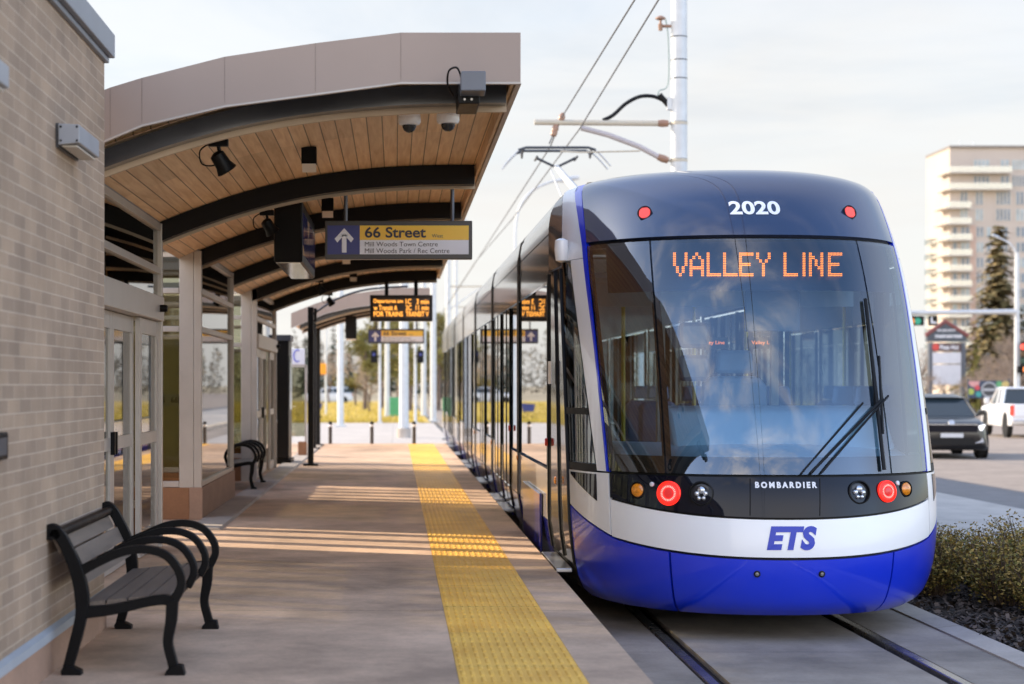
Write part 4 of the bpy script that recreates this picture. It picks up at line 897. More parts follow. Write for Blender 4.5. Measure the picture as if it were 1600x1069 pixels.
# pantograph
def panto():
    Y = 31.0; z = 5.52
    root = MB().box(XC-.5, XC+.5, 27.0, 28.6, 3.42, 3.55).build('pantograph', M_DGREY, tram, smooth=0)
    kn = (XC, 27.3, 4.45)
    MB().tube([(XC, 28.4, 3.55), kn], .05).build('lower_arm', M_GALV, root)
    MB().tube([kn, (XC, 30.9, z-.30)], [.06, .045]).build('upper_arm', M_GALV, root); MB().tube([(XC-.05, 28.2, 3.6), (XC-.18, 27.4, 4.3), (XC-.1, 30.8, z-.36)], .012, 6).build('control_rod', M_GALV, root)
    h = MB()
    for dy in (-.22, .22): h.tube([(XC-.62, Y+dy, z-.04), (XC-.5, Y+dy, z), (XC+.5, Y+dy, z), (XC+.62, Y+dy, z-.04)], .022, 8)
    h.build('contact_strip', M_DGREY, root)
    g = MB()
    for s in (-1, 1):
        for dy in (-.22, .22): g.tube(cat([(XC+s*.60, Y+dy, z-.03), (XC+s*.70, Y+dy, z-.12), (XC+s*.86, Y+dy, z-.30)], 5), .014, 6)
    g.build('horn', M_GALV, root)
    c_ = MB(); c_.tube([(XC-.32, Y, z-.14), (XC, Y-.05, z-.30), (XC+.32, Y, z-.14)], .022, 8)
    for s in (-1, 1): c_.tube([(XC+s*.32, Y-.24, z-.15), (XC+s*.32, Y+.24, z-.15)], .02, 8); c_.tube([(XC+s*.55, Y-.23, z-.02), (XC+s*.55, Y, z-.14), (XC+s*.55, Y+.23, z-.02)], .016, 6)
    c_.build('head_frame', M_DGREY, root)
panto()

# ------------------------------------------------------------------ overhead line
M_WIRE = pm('wire', (.10, .10, .105), .5, var=0); M_TAN = pm('fibreglass_arm', (.52, .46, .36), .5, var=.05); M_INS = pm('insulator_brown', (.30, .17, .11), .35, var=.1)
def mast():
    X, Y = 4.43, 30.0; s = Y/3000; t = empty('catenary_mast', (X, Y, 0), 'tall grey catenary mast rising behind the tram roof', 'mast')
    MB().lathe([(.20, 0), (.20, .04), (.135, .05), (.122, 9.5)], (X, Y, 0), k=24).build('pole', M_GALV, t)
    for yy in (58, 94, 123, 191, 249): MB().lathe([(.129, -.008), (.131, 0), (.129, .008)], (X, Y, 1.71+(602-yy)*s), k=24).build('pole_band', M_DGREY, t)
    q = lambda x, y: px(x, y, Y)
    MB().tube([q(835, 191), q(1036, 193)], .045, 10).build('cantilever_arm', M_TAN, t)
    MB().tube([q(908, 200), q(950, 211), q(998, 229), q(1034, 248)], .042, 10).build('brace_tube', pm('brace_mauve', (.46, .41, .40), .45, var=.05), t)
    for a, b in ((q(1028, 193), q(1044, 193)), (q(1028, 245), q(1044, 251))): MB().tube([a, a.lerp(b, .5), b], [.05, .06, .05], 10).build('insulator', M_INS, t)
    i = MB()
    for a in (q(878, 183), q(868, 200), q(866, 207)): i.lathe([(.02, -.07), (.05, -.05), (.055, 0), (.04, .04), (.02, .07)], a, (.3, 0, 1), 12)
    i.build('wire_clamp', M_INS, t)
    k = MB()
    for yy in (193, 251): k.tube([q(1043, yy), q(1050, yy)], .022, 8); k.lathe([(.13, -.025), (.135, .0), (.13, .025)], q(1061, yy), k=20)
    k.build('hinge', M_TAN, t)
    MB().tube(cat([q(942, 188), q(958, 180), q(978, 162), q(1000, 151), q(1022, 151), q(1040, 159)], 6), .03, 8).build('jumper_cable', M_RUB, t)
    MB().tube([q(1030, 148), q(1046, 166)], .045, 8).build('clamp', M_RUB, t); MB().box(q(1042, 0, ).x, q(1052, 0).x, Y-.05, Y+.05, q(0, 172).z, q(0, 153).z).build('bracket_plate', M_GALV, t, smooth=0)
    MB().tube([q(1031, 41), q(1066, 41)], .025, 8).build('antenna_bracket', M_INS, t); MB().lathe([(.03, -.12), (.04, -.03), (.02, 0), (.02, .04), (.08, .06), (.08, .08), (.03, .11)], q(1032, 36), k=14).build('antenna', M_INS, t)
    MB().tube(cat([q(1040, 30), q(1044, 60), q(1044, 130), q(1030, 142), q(1028, 150)], 6), .010, 6).build('ground_cable', pm('green_cable', (.28, .36, .33), .5, var=0), t)
    MB().tube([q(866, 207), q(858, 225)], .012, 6).build('dropper', M_WIRE, t); MB().tube([q(876, 236), q(905, 238), q(1000, 236)], .014, 6).build('steady_arm', M_TAN, t)
mast()
MB_ = MB()
def wire(pts, r, lab): tag(MB().tube(pts, r, 6).build('overhead_wire', M_WIRE), lab, 'wire', 'overhead wires of the tram line')
wire([(2.60, -5, 5.95), (2.60, 20.9, 5.90), (2.60, 30, 5.90), (2.5, 31, 5.56), (2.6, 62, 5.70), (2.6, 140, 5.7)], .011, 'left overhead wire running down to the pantograph')
wire([(2.90, -5, 6.1), (2.90, 21.2, 5.96), (2.88, 30, 5.72), (2.75, 45, 5.62), (2.6, 62, 5.72), (2.6, 140, 5.8)], .011, 'right overhead wire above the tram roof')

# far poles
def pole(x, yb, w, h, lab, foot=0, zb_=.1, signal=False):
    Y = (CZ-zb_)*F/(yb-VY); X = (x-VX)/F*Y; r = w/F*Y/2; t = empty('line_pole', (X, Y, zb_), lab, 'pole', 'pale poles beyond the platform')
    MB().lathe([(r*1.05, 0), (r*.85, h)], (X, Y, zb_), k=14).build('pole', M_GALV, t)
    if foot: MB().lathe([(r*foot, 0), (r*foot, .28), (r*1.1, .3)], (X, Y, zb_), k=14).build('footing', M_KERB, t)
    else: MB().box(X-r*1.8, X+r*1.8, Y-r*1.8, Y+r*1.8, zb_, zb_+.06).build('base_plate', M_GALV, t, smooth=0)
    if signal:
        z = CZ+45*Y/F; MB().box(X+signal-.14, X+signal+.14, Y-.2, Y-.02, z-.28, z+.26).build('signal_head', M_BLACK, t, bev=.03); MB().lathe([(.07, 0), (.06, .02)], (X+signal, Y-.2, z+.08), (0,-1,0), 12).build('signal_lens', M_SBLUE, t); MB().box(min(X, X+signal), max(X, X+signal), Y-.06, Y-.01, z-.02, z+.03).build('bracket', M_BLACK, t, smooth=0)
    return t, X, Y
pole(532, 667, 10, 8.5, 'pale pole between the black column and the grass')
pole(631, 684, 15, 9, 'thickest pale pole with a concrete footing behind the right bollard', 1.5)
pole(593.5, 661, 4.5, 6, 'thin pale pole carrying a small dark signal over the grass', signal=-.25); pole(605, 652, 8, 8.5, 'pale pole standing left of the green cabinet')
pole(649, 661, 4.5, 6, 'thin pale pole right of the thickest one', signal=.22); pole(662, 650, 8, 8.5, 'pale pole second from the tram'); 
t, X, Y = pole(677, 659, 9.5, 10.5, 'tall pale pole nearest the tram flank')
MB().tube([(X, Y, 9.0), (X+1.5, Y, 9.0)], .04).build('arm', M_GALV, t); MB().tube([(X, Y, 7.8), (X+1.2, Y, 8.95)], .03).build('stay', M_GALV, t)
for i, (x, Y, h) in enumerate(((700, 95, 9.5), (712, 120, 9.8))):
    X = (x-VX)/F*Y; t = empty('catenary_pole', (X, Y, .05), ('far catenary pole just left of the tram roof line', 'farthest catenary pole peeping over the tram roof line')[i], 'pole', 'far catenary poles')
    MB().lathe([(.14, 0), (.11, h)], (X, Y, .05), k=12).build('pole', M_GALV, t); MB().tube([(X, Y, 6.6), (X+2.4-i, Y, 6.6)], .04).build('arm', M_TAN, t); MB().tube([(X, Y, 5.4), (X+1.6, Y, 6.55)], .03).build('brace', M_GALV, t)
def lamp_post(xp, Y, pts, lab, par='street_lamp'):
    X = (xp-VX)/F*Y; t = empty(par, (X, Y, 0), lab, 'street lamp', 'street lamps'); P = [px(a, b, Y) for a, b in pts]
    MB().tube([(X, Y, 0), P[0]], [.10, .07], 10).build('pole', M_GALV, t); MB().tube(cat(P, 6), .045, 8).build('curved_arm', M_GALV, t)
    e = P[-1]; d = (P[-1]-P[-2]).normalized(); MB().tube([e-d*.1, e+d*.25, e+d*.7], [.06, .11, .07], 8).build('lamp_head', M_GALV, t)
lamp_post(805, 70, [(805, 395), (806, 350), (815, 318), (835, 296), (862, 284), (875, 282)], 'pale curved street lamp rising behind the tram roof')

# green cabinet, traffic light, cart
Y = 95; s = Y/3000; t = empty('utility_cabinet', ((616-618)*s, Y, .1), 'green utility cabinet between two pale poles', 'cabinet')
MB().box((609-618)*s, (624-618)*s, Y, Y+.6, .16, 1.71+(602-621)*s).build('housing', pm('green_paint', (.06, .30, .13), .5, var=.1), t, smooth=0, bev=.02); MB().box((608-618)*s, (625-618)*s, Y-.05, Y+.65, .1, .17).build('base', M_KERB, t, smooth=0)
Y = 100; s = Y/3000; t = empty('traffic_signal', ((505-618)*s, Y, 0), 'yellow back of a traffic light beside the black column', 'traffic light')
MB().box((500-618)*s, (510-618)*s, Y, Y+.25, 1.71+17*s, 1.71+34*s).build('signal_head', pm('signal_yellow', (.85, .33, .015), .5, var=.05), t, bev=.03); MB().tube([((509-618)*s, Y+.2, 0), ((509-618)*s, Y+.2, 5.5)], .06, 8).build('pole', M_GALV, t)
Y = 92; s = Y/3000; t = empty('shopping_cart', ((493-618)*s, Y, .1), 'blue shopping cart left on the grass by the black column', 'cart'); bx = (493-618)*s
MB().add([(bx-.28, Y-.25, .45), (bx+.22, Y-.25, .45), (bx+.34, Y-.28, .85), (bx-.34, Y-.28, .80), (bx-.28, Y+.25, .45), (bx+.22, Y+.25, .45), (bx+.34, Y+.28, .85), (bx-.34, Y+.28, .80)], [(0,1,2,3), (4,7,6,5), (0,4,5,1), (1,5,6,2), (0,3,7,4)]).build('basket', pm('cart_blue', (.03, .05, .22), .5, var=.1), t, smooth=0)
b = MB(); b.tube([(bx+.2, Y, .45), (bx-.05, Y, .25), (bx+.25, Y, .2)], .02, 6); b.tube([(bx+.34, Y-.28, .85), (bx+.42, Y-.28, .95), (bx+.42, Y+.28, .95), (bx+.34, Y+.28, .85)], .018, 6); b.build('frame', M_DGREY, t)
for x in (bx-.2, bx+.25): MB().lathe([(.07, -.02), (.07, .02)], (x, Y-.2, .18), (0, 1, 0), 12).build('wheel', M_RUB, t)

# ------------------------------------------------------------------ vehicles (local frame: nose to -Y, origin on the ground under the centre)
M_TYRE = pm('tyre', (.018, .018, .018), .8, var=.2); M_RIM = pm('alloy_rim', (.35, .35, .36), .3, metal=.8, var=.05); M_CGL = pm('car_glass', (.03, .042, .05), .05, var=0, ior=1.5)
def loft(mb, secs):
    n = len(secs[0]); base = len(mb.v)
    for s_ in secs: mb.v += [tuple(p) for p in s_]
    for i in range(len(secs)-1):
        for j in range(n): mb.f.append((base+i*n+j, base+i*n+(j+1) % n, base+(i+1)*n+(j+1) % n, base+(i+1)*n+j))
    mb.f.append(tuple(base+j for j in range(n-1, -1, -1))); mb.f.append(tuple(base+(len(secs)-1)*n+j for j in range(n)))
def sec(y, w, z0, z1, r=.12, wt=None, k=4):           # rounded box section in XZ
    wt = wt or w; pts = []
    for cx, cz, a0 in ((w-r*.6, z0+r*.6, -90), (wt-r, z1-r, 0), (-wt+r, z1-r, 90), (-w+r*.6, z0+r*.6, 180)):
        rr = r*.6 if cz < (z0+z1)/2 else r
        for i in range(k+1): a = R(a0+90*i/k); pts.append((cx+rr*math.cos(a), y, cz+rr*math.sin(a)))
    return pts
def wheels(t, W_, ys, r):
    for x in (-1, 1):
        for y in ys:
            w = MB().lathe([(r*.62, -.10), (r*.93, -.11), (r, -.08), (r, .08), (r*.93, .11), (r*.62, .10)], (x*(W_-.11), y, r), (1, 0, 0), 28).build('wheel', M_TYRE, t, local=True)
            rm = MB().lathe([(r*.62, -.09), (r*.60, .085), (r*.5, .07), (r*.15, .095)], (x*(W_-.11), y, r), (x, 0, 0), 20); rm.build('rim', M_RIM, w, local=True)
def suv(lab, body, name='parked_car', gl=M_CGL):
    t = empty(name, (0, 0, 0), lab, 'car'); W_ = .94; b = MB()
    loft(b, [sec(-2.25, .70, .36, .78, .12, .62), sec(-2.20, .80, .28, .92, .12, .74), sec(-2.05, .88, .22, .98, .14, .80), sec(-1.6, .93, .20, 1.04, .14, .84), sec(-.95, .94, .20, 1.10, .14, .86), sec(0, .95, .20, 1.12, .12, .88), sec(1.6, .95, .20, 1.14, .12, .88), sec(2.1, .92, .24, 1.14, .14, .84), sec(2.28, .84, .32, 1.05, .14, .78)])
    b.build('body', body, t, local=True, smooth=40)
    g = MB(); loft(g, [[(x*.86, -.98, 1.09), (x*.86, 2.1, 1.12), (x*.74, 1.75, 1.58), (x*.70, -.15, 1.60)] for x in (-1, 1)]); g.build('glasshouse', gl, t, local=True, smooth=0, bev=.03)
    r = MB(); loft(r, [[(x*.73, -.24, 1.56), (x*.75, 1.85, 1.55), (x*.70, 1.80, 1.60), (x*.69, .05, 1.615)] if abs(x) > .9 else [(x*.73, -.34, 1.585), (x*.75, 1.9, 1.57), (x*.70, 1.80, 1.665), (x*.69, .05, 1.69)] for x in (-1, -.7, -.35, 0, .35, .7, 1)]); r.build('roof', body, t, local=True, bev=.02)
    p = MB()
    for x in (-1, 1):
        p.tube([(x*.845, -.97, 1.10), (x*.70, -.15, 1.60)], .035, 6); p.tube([(x*.86, .45, 1.10), (x*.735, .5, 1.60)], .035, 6); p.tube([(x*.86, 1.4, 1.10), (x*.75, 1.3, 1.58)], .04, 6)
    p.build('pillar', body, t, local=True)
    MB().prism([(-.58, .70), (.58, .70), (.62, .88), (-.62, .88)], -2.275, -2.20).build('grille', M_GLOSS, t, local=True, smooth=0)
    MB().box(-.60, .60, -2.285, -2.21, .885, .905).build('chrome_strip', M_STEEL, t, local=True, smooth=0); MB().prism([(-.55, .36), (.55, .36), (.5, .54), (-.5, .54)], -2.272, -2.20).build('air_intake', M_RUB, t, local=True, smooth=0)
    MB().lathe([(.075, 0), (.07, .01)], (0, -2.22, .945), (0, -1, .3), 16).build('badge', M_STEEL, t, local=True)
    for x in (-1, 1):
        MB().prism([(x*.60, .86), (x*.78, .90), (x*.70, .74), (x*.66, .74)], -2.25, -2.17).build('headlight', pm('headlight', (.7, .72, .75), .15, var=0, emit=(1, 1, 1), estr=.5), t, local=True, smooth=0)
        MB().prism([(x*.50, .40), (x*.74, .44), (x*.70, .56), (x*.66, .48)], -2.26, -2.17).build('fog_light', pm('fog_light', (.5, .5, .52), .25, var=0), t, local=True, smooth=0)
        MB().prism([(x*.92, 1.10), (x*1.10, 1.12), (x*1.10, 1.26), (x*.95, 1.24)], -.72, -.58).build('mirror', body, t, local=True, bev=.02)
        MB().box(x*.70-.14, x*.70+.14, 2.2, 2.30, .85, 1.02).build('tail_light', pm('tail_red', (.35, .01, .01), .25, var=0), t, local=True, smooth=0)
        for y in (-1.42, 1.42): MB().lathe([(.40, -.012), (.39, .012)], (x*.935, y, .36), (x, 0, 0), 24).build('wheel_arch', M_RUB, t, local=True)
    MB().box(-.26, .26, -2.29, -2.24, .56, .67).build('licence_plate', pm('plate_white', (.6, .6, .6), .4, var=0), t, local=True, smooth=0)
    wheels(t, W_, (-1.42, 1.42), .35); return t
c1 = suv('dark grey SUV facing the camera on the road right of the tram', pm('car_dark', (.004, .0045, .006), .28, var=0, coat=.5), 'parked_car')
c1.location = (13.25, 47.3, -.02); c1.rotation_euler = (0, 0, R(-5)); c1.scale = (1.0, 1, .9)
c2 = dup(c1, None, label='pale silver SUV side on behind the grass at the far left'); c2.location = (-6.3, 176, .02); c2.rotation_euler = (0, 0, R(-82))
M_SILV = pm('car_silver', (.55, .57, .60), .25, var=0, coat=1)
for ch in kids(c2):
    if ch.name.split('.')[0] in ('body', 'roof', 'pillar', 'mirror'):
        ch.data = ch.data.copy(); ch.data.materials[0] = M_SILV
def pickup():
    t = empty('pickup_truck', (0, 0, 0), 'white pickup truck seen from behind at the right edge', 'truck'); M = pm('truck_white', (.78, .78, .78), .3, var=.02, coat=1); W_ = 1.0
    b = MB(); loft(b, [sec(-2.9, .86, .45, 1.05, .14), sec(-2.8, .96, .40, 1.18, .14), sec(-2.0, 1.0, .40, 1.24, .14, .94), sec(-1.1, 1.0, .40, 1.28, .12, .95), sec(.95, 1.0, .40, 1.28, .08, .96), sec(2.85, 1.0, .45, 1.28, .08, .97), sec(2.9, .97, .50, 1.26, .06, .95)]); b.build('body', M, t, local=True)
    g = MB(); loft(g, [[(x*.92, -1.15, 1.26), (x*.92, .98, 1.27), (x*.80, .82, 1.86), (x*.78, -.45, 1.88)] for x in (-1, 1)]); g.build('glasshouse', M_CGL, t, local=True, smooth=0, bev=.03)
    r = MB(); loft(r, [[(x*.79, -.55, 1.86), (x*.81, .9, 1.84), (x*.76, .86, 1.92), (x*.74, -.35, 1.93)] for x in (-1, 1)]); r.build('roof', M, t, local=True, bev=.02)
    p = MB()
    for x in (-1, 1):
        p.tube([(x*.91, -1.14, 1.26), (x*.78, -.45, 1.88)], .05, 6); p.tube([(x*.925, .1, 1.26), (x*.80, .12, 1.87)], .05, 6); p.tube([(x*.92, .93, 1.26), (x*.80, .80, 1.86)], .08, 6)
    p.build('pillar', M, t, local=True)
    MB().box(-.88, .88, 1.05, 2.80, 1.27, 1.285).build('bed_floor', M_RUB, t, local=True, smooth=0)
    MB().box(-.9, .9, 2.88, 2.95, .80, 1.26).build('tailgate', M, t, local=True, smooth=0, bev=.02); MB().box(-.98, .98, 2.9, 3.05, .50, .68).build('rear_bumper', M_STEEL, t, local=True, bev=.03)
    for x in (-1, 1):
        MB().box(x*.95-.07, x*.95+.07, 2.80, 2.955, .85, 1.24).build('tail_light', pm('tail_red_lit', (.6, .02, .015), .25, var=0, emit=(1, .05, .03), estr=.5), t, local=True, smooth=0)
        MB().box(x*1.12-.1, x*1.12+.1, -.95, -.82, 1.25, 1.5).build('mirror', M, t, local=True, bev=.03)
        for y in (-1.85, 1.85): MB().lathe([(.52, -.012), (.50, .012)], (x*.99, y, .46), (x, 0, 0), 24).build('wheel_arch', M_RUB, t, local=True)
    wheels(t, 1.0, (-1.85, 1.85), .42); return t
tr = pickup(); tr.scale = (.88, .88, .87); tr.location = (21.25, 65.2, -.02); tr.rotation_euler = (0, 0, R(174))

# ------------------------------------------------------------------ mast arm signals, street lamp, signs on the right
def mast_arm():
    Y = 94; q = lambda x, y: px(x, y, Y); t = empty('signal_mast', (q(1589, 0).x, Y, 0), 'grey signal mast with a long horizontal arm and curved lamp', 'signal mast')
    X = q(1589, 0).x
    MB().tube([(X, Y, 0), (X, Y, q(0, 395).z)], [.16, .10], 12).build('pole', M_GALV, t)
    MB().tube([q(1589, 487), q(1410, 489), q(1380, 490)], [.13, .10, .09], 12).build('mast_arm', M_GALV, t); MB().tube(cat([q(1588, 405), q(1584, 388), q(1572, 377), q(1556, 370)], 5), .05, 8).build('lamp_arm', M_GALV, t); MB().tube([q(1560, 371), q(1550, 367)], [.08, .06], 8).build('lamp_head', M_GALV, t)
    h = MB().box(q(1410, 0).x, q(1441, 0).x, Y-.35, Y-.15, q(0, 509).z, q(0, 494).z).build('signal_head', M_BLACK, t, smooth=0, bev=.02)
    MB().lathe([(.17, 0), (.15, .03)], px(1424, 502, Y-.35), (0,-1,0), 14).build('amber_lens', emis('amber_dim', (.8, .25, .05), .25), h); MB().lathe([(.17, 0), (.15, .03)], px(1434, 502, Y-.35), (0,-1,0), 14).build('green_lens', emis('green_lamp', (.03, .4, .25), .12), h)
    sg = MB().box(q(1449, 0).x, q(1463, 0).x, Y-.2, Y-.15, q(0, 509).z, q(0, 494).z).build('turn_sign', M_BLACK, t, smooth=0)
    b = MB(); z = px(0, 501, Y).z; x = px(1456, 0, Y).x; b.box(x-.10, x-.03, Y-.21, Y-.205, z-.14, z+.16).box(x-.03, x+.16, Y-.21, Y-.205, z-.14, z-.06); b.build('turn_arrow', M_LET, sg, smooth=0)
    h = MB().box(q(1592, 0).x, q(1606, 0).x, Y-.45, Y-.2, q(0, 571).z, q(0, 534).z).build('signal_head', M_BLACK, t, smooth=0, bev=.03)
    for yy, m in ((542, emis('red_stop', (1, .10, .06), .45)), (553, pm('amber_off', (.08, .04, .01), .3, var=0)), (564, pm('green_off', (.01, .05, .03), .3, var=0))): MB().lathe([(.15, 0), (.13, .03)], px(1599, yy, Y-.45), (0,-1,0), 16).build('lens', m, h)
    h = MB().box(q(1586, 0).x, q(1604, 0).x, Y-.45, Y-.25, q(0, 583).z, q(0, 572).z).build('walk_signal', M_BLACK, t, smooth=0, bev=.02); MB().box(q(1594, 0).x, q(1602, 0).x, Y-.465, Y-.452, q(0, 581).z, q(0, 574).z).build('lens', emis('hand_orange', (1, .25, .05), .45), h, smooth=0)
mast_arm()
def pylon():
    Y = 125; s = Y/3000; q = lambda x, y: px(x, y, Y); t = empty('pylon_sign', (q(1481, 0).x, Y, 0), 'gabled pylon sign with dark heading and blank white panels', 'sign')
    MB().box(q(1452, 0).x, q(1457, 0).x, Y, Y+.5, 0, q(0, 535).z).box(q(1503, 0).x, q(1509, 0).x, Y, Y+.5, 0, q(0, 535).z).build('post', pm('pylon_post', (.09, .10, .12), .5, var=.1), t, smooth=0)
    pr = [(q(1449, 0).x, q(0, 534).z), (q(1510, 0).x, q(0, 534).z), (q(1510, 0).x, q(0, 524).z), (q(1477, 0).x, q(0, 502).z), (q(1449, 0).x, q(0, 522).z)]
    MB().prism(pr, Y-.05, Y+.5).build('gable', pm('pylon_dark', (.055, .065, .08), .5, var=.1), t, smooth=0)
    MB().tube([q(1446, 524), q(1477, 502), q(1513, 525)], .14, 6).build('gable_trim', pm('pylon_red', (.22, .07, .06), .5, var=.1), t)
    b = MB(); text_flat(b, 'MILLBOURNE', q(1464, 0).x, q(1492, 0).x, q(0, 518).z, q(0, 514.5).z, Y-.07, .02); text_flat(b, 'mainstreet', q(1461, 0).x, q(1503, 0).x, q(0, 528).z, q(0, 522).z, Y-.07, .02); b.build('heading_text', M_LET, t, smooth=0)
    MB().box(q(1453.5, 0).x, q(1502, 0).x, Y+.02, Y+.4, q(0, 549).z, q(0, 536).z).build('shop_panel', pm('panel_dark_brown', (.10, .06, .06), .5, var=.1), t, smooth=0)
    MB().lathe([(.24, 0), (.22, .02)], px(1462, 542.5, Y+.02), (0,-1,0), 18).build('shop_logo', pm('logo_red', (.6, .06, .05), .4, var=0), t)
    b = MB(); text_flat(b, 'Pizza Hut', q(1469, 0).x, q(1498, 0).x, q(0, 546).z, q(0, 539).z, Y+.0, .02); b.build('shop_text', M_LET, t, smooth=0)
    MB().box(q(1453.5, 0).x, q(1502, 0).x, Y+.03, Y+.4, q(0, 568).z, q(0, 551).z).box(q(1453.5, 0).x, q(1502, 0).x, Y+.03, Y+.4, q(0, 601).z, q(0, 570).z).build('blank_panel', pm('blank_panel', (.62, .61, .63), .5, var=.05), t, smooth=0)
pylon()
def mural():
    Y = 98; q = lambda x, y: px(x, y, Y); t = empty('mural_banner', (q(1545, 0).x, Y, 0), 'colourful banner with a round grey emblem behind the white pickup', 'banner')
    MB().box(q(1513, 0).x, q(1577, 0).x, Y, Y+.05, q(0, 622).z, q(0, 595).z).build('banner', pm('banner_navy', (.04, .06, .10), .6, var=.1), t, smooth=0)
    MB().tube([(q(1513, 0).x, Y+.05, -.1), (q(1513, 0).x, Y+.05, q(0, 592).z)], .05, 8).tube([(q(1577, 0).x, Y+.05, -.1), (q(1577, 0).x, Y+.05, q(0, 592).z)], .05, 8).build('post', M_DGREY, t)
    for i, (x, y, r, c) in enumerate(((1522, 596, 9, (.6, .3, .28)), (1527, 606, 4, (.55, .07, .08)), (1517, 612, 5, (.35, .42, .08)), (1529, 616, 4.5, (.05, .3, .28)), (1561, 600, 5, (.12, .35, .15)), (1571, 601, 6, (.55, .42, .15)), (1566, 612, 5, (.5, .12, .2)))):
        rr = r*Y/3000; c0 = px(x, y, Y); pts = [(c0.x+rr*math.cos(a), c0.z+rr*math.sin(a)) for a in [k*2*math.pi/14 for k in range(14)]]
        zl, zh = q(0, 622).z+.02, q(0, 595).z-.02; pts = [(min(max(a, q(1513, 0).x+.02), q(1577, 0).x-.02), min(max(b, zl), zh)) for a, b in pts]
        MB().prism(pts, Y-.006-.002*i, Y-.002).build('painted_shape', pm('paint_%d' % i, c, .6, var=.1), t, smooth=0)
    c0 = px(1545, 609, Y); MB().lathe([(.40, 0), (.40, .03)], (c0.x, Y-.03, c0.z), (0,-1,0), 24).build('emblem', pm('emblem_grey', (.42, .43, .44), .5, var=.05), t)
    b = MB(); b.lathe([(.33, .031), (.33, .034)], (c0.x, Y-.03, c0.z), (0,-1,0), 24); b.build('emblem_field', pm('emblem_dark', (.05, .05, .055), .5, var=0), t)
    b = MB(); b.box(c0.x-.30, c0.x+.30, Y-.075, Y-.066, c0.z-.06, c0.z+.06); b.build('emblem_band', pm('emblem_grey', (.42, .43, .44), .5), t, smooth=0)
mural()
def apartment():
    Y = 365; s = Y/3000; q = lambda x, y: px(x, y, Y); X = lambda x: (x-VX)*s; Z = lambda y: CZ-(y-VY)*s
    t = empty('apartment_tower', (X(1540), Y, 0), 'tall cream apartment tower with balconies behind the spruce', 'building')
    Mw = pm('cream_wall', (.48, .41, .35), .8, var=.05, scale=.2); Mp = pm('pink_wall', (.48, .34, .27), .8, var=.05, scale=.2); Mb = pm('balcony_slab', (.55, .49, .42), .7, var=.05, scale=.3); Mg = pm('tower_glass', (.14, .18, .22), .12, var=.3, scale=.6); Mg2 = pm('tower_glass_pale', (.30, .36, .38), .15, var=.3, scale=.6); Mr = glass('balcony_glass', (.7, .75, .72), .25)
    MB().box(X(1484), X(1720), Y, Y+16, 0, Z(231)).build('wall', Mw, t, smooth=0)
    MB().box(X(1483), X(1722), Y-.5, Y+16.3, Z(231)+.002, Z(228)).build('parapet', pm('parapet_dark', (.20, .17, .15), .6, var=.05), t, smooth=0)
    MB().box(X(1516), X(1525), Y-.12, Y-.003, 0, Z(352)).build('pink_strip', Mp, t, smooth=0)
    b = MB()
    for x in (1508, 1519, 1540): b.tube([(X(x), Y+8, Z(231)), (X(x), Y+8, Z(212 if x > 1510 else 220))], .12, 6)
    b.build('antenna', M_GALV, t)
    rows = [(250, 265), (275, 291), (300, 320), (327, 345)]+[(355+24.0*i, 370+24.0*i) for i in range(10)]
    for i, (a, c) in enumerate(rows):
        cols = [(1500, 1512), (1524, 1536), (1556, 1579), (1587, 1600), (1612, 1636)] if 2 <= i < 4 else ([(1521, 1546), (1563, 1577), (1581, 1602), (1612, 1640)] if i < 2 else [(1488, 1496), (1501, 1515), (1525, 1537), (1541, 1549), (1563, 1575), (1587, 1602), (1615, 1635)])
        for x0, x1 in cols:
            wo = MB().box(X(x0), X(x1), Y-.06, Y+.02, Z(c), Z(a)).build('window', Mg if (i*7+int(x0)) % 3 else Mg2, t, smooth=0); fl = MB(); n = max(1, round((x1-x0)/6))
            for k in range(n+1): xx = X(x0)+(X(x1)-X(x0))*k/n; fl.box(xx-.10, xx+.10, Y-.10, Y-.062, Z(c)+.005, Z(a))
            fl.box(X(x0)-.1, X(x1)+.1, Y-.105, Y-.061, Z(c)-.12, Z(c)); fl.build('window_frame', Mb, wo, smooth=0)
        if i < 4: x0, x1, d = (1474 if i < 2 else 1468, 1577 if i < 2 else 1514, 1.8)
        else: x0, x1, d = (1468, 1515, 1.9)
        sl = MB().prism([(X(x0+6), Y-d), (X(x1), Y-d), (X(x1), Y-.003), (X(1484)-.003, Y-.003), (X(1484)-.003, Y+5), (X(x0), Y+5), (X(x0), Y-d*.5)], Z(c+6)-.12, Z(c+6)+.12, axis='z').build('balcony', Mb, t, smooth=0)
        MB().box(X(x0+6), X(x1)-.05, Y-d+.03, Y-d+.06, Z(c+6)+.12, Z(c+6)+1.15).build('railing', Mr, sl, smooth=0)
        MB().box(X(x0+6), X(x1)-.05, Y-d+.01, Y-d+.08, Z(c+6)+1.15, Z(c+6)+1.22).build('rail_cap', Mb, sl, smooth=0)
        if i > 3: MB().box(X(1474), X(1484)-.003, Y+9, Y+13, Z(c+5)-.1, Z(c+5)+.9).build('side_balcony', Mr, t, smooth=0)
apartment()

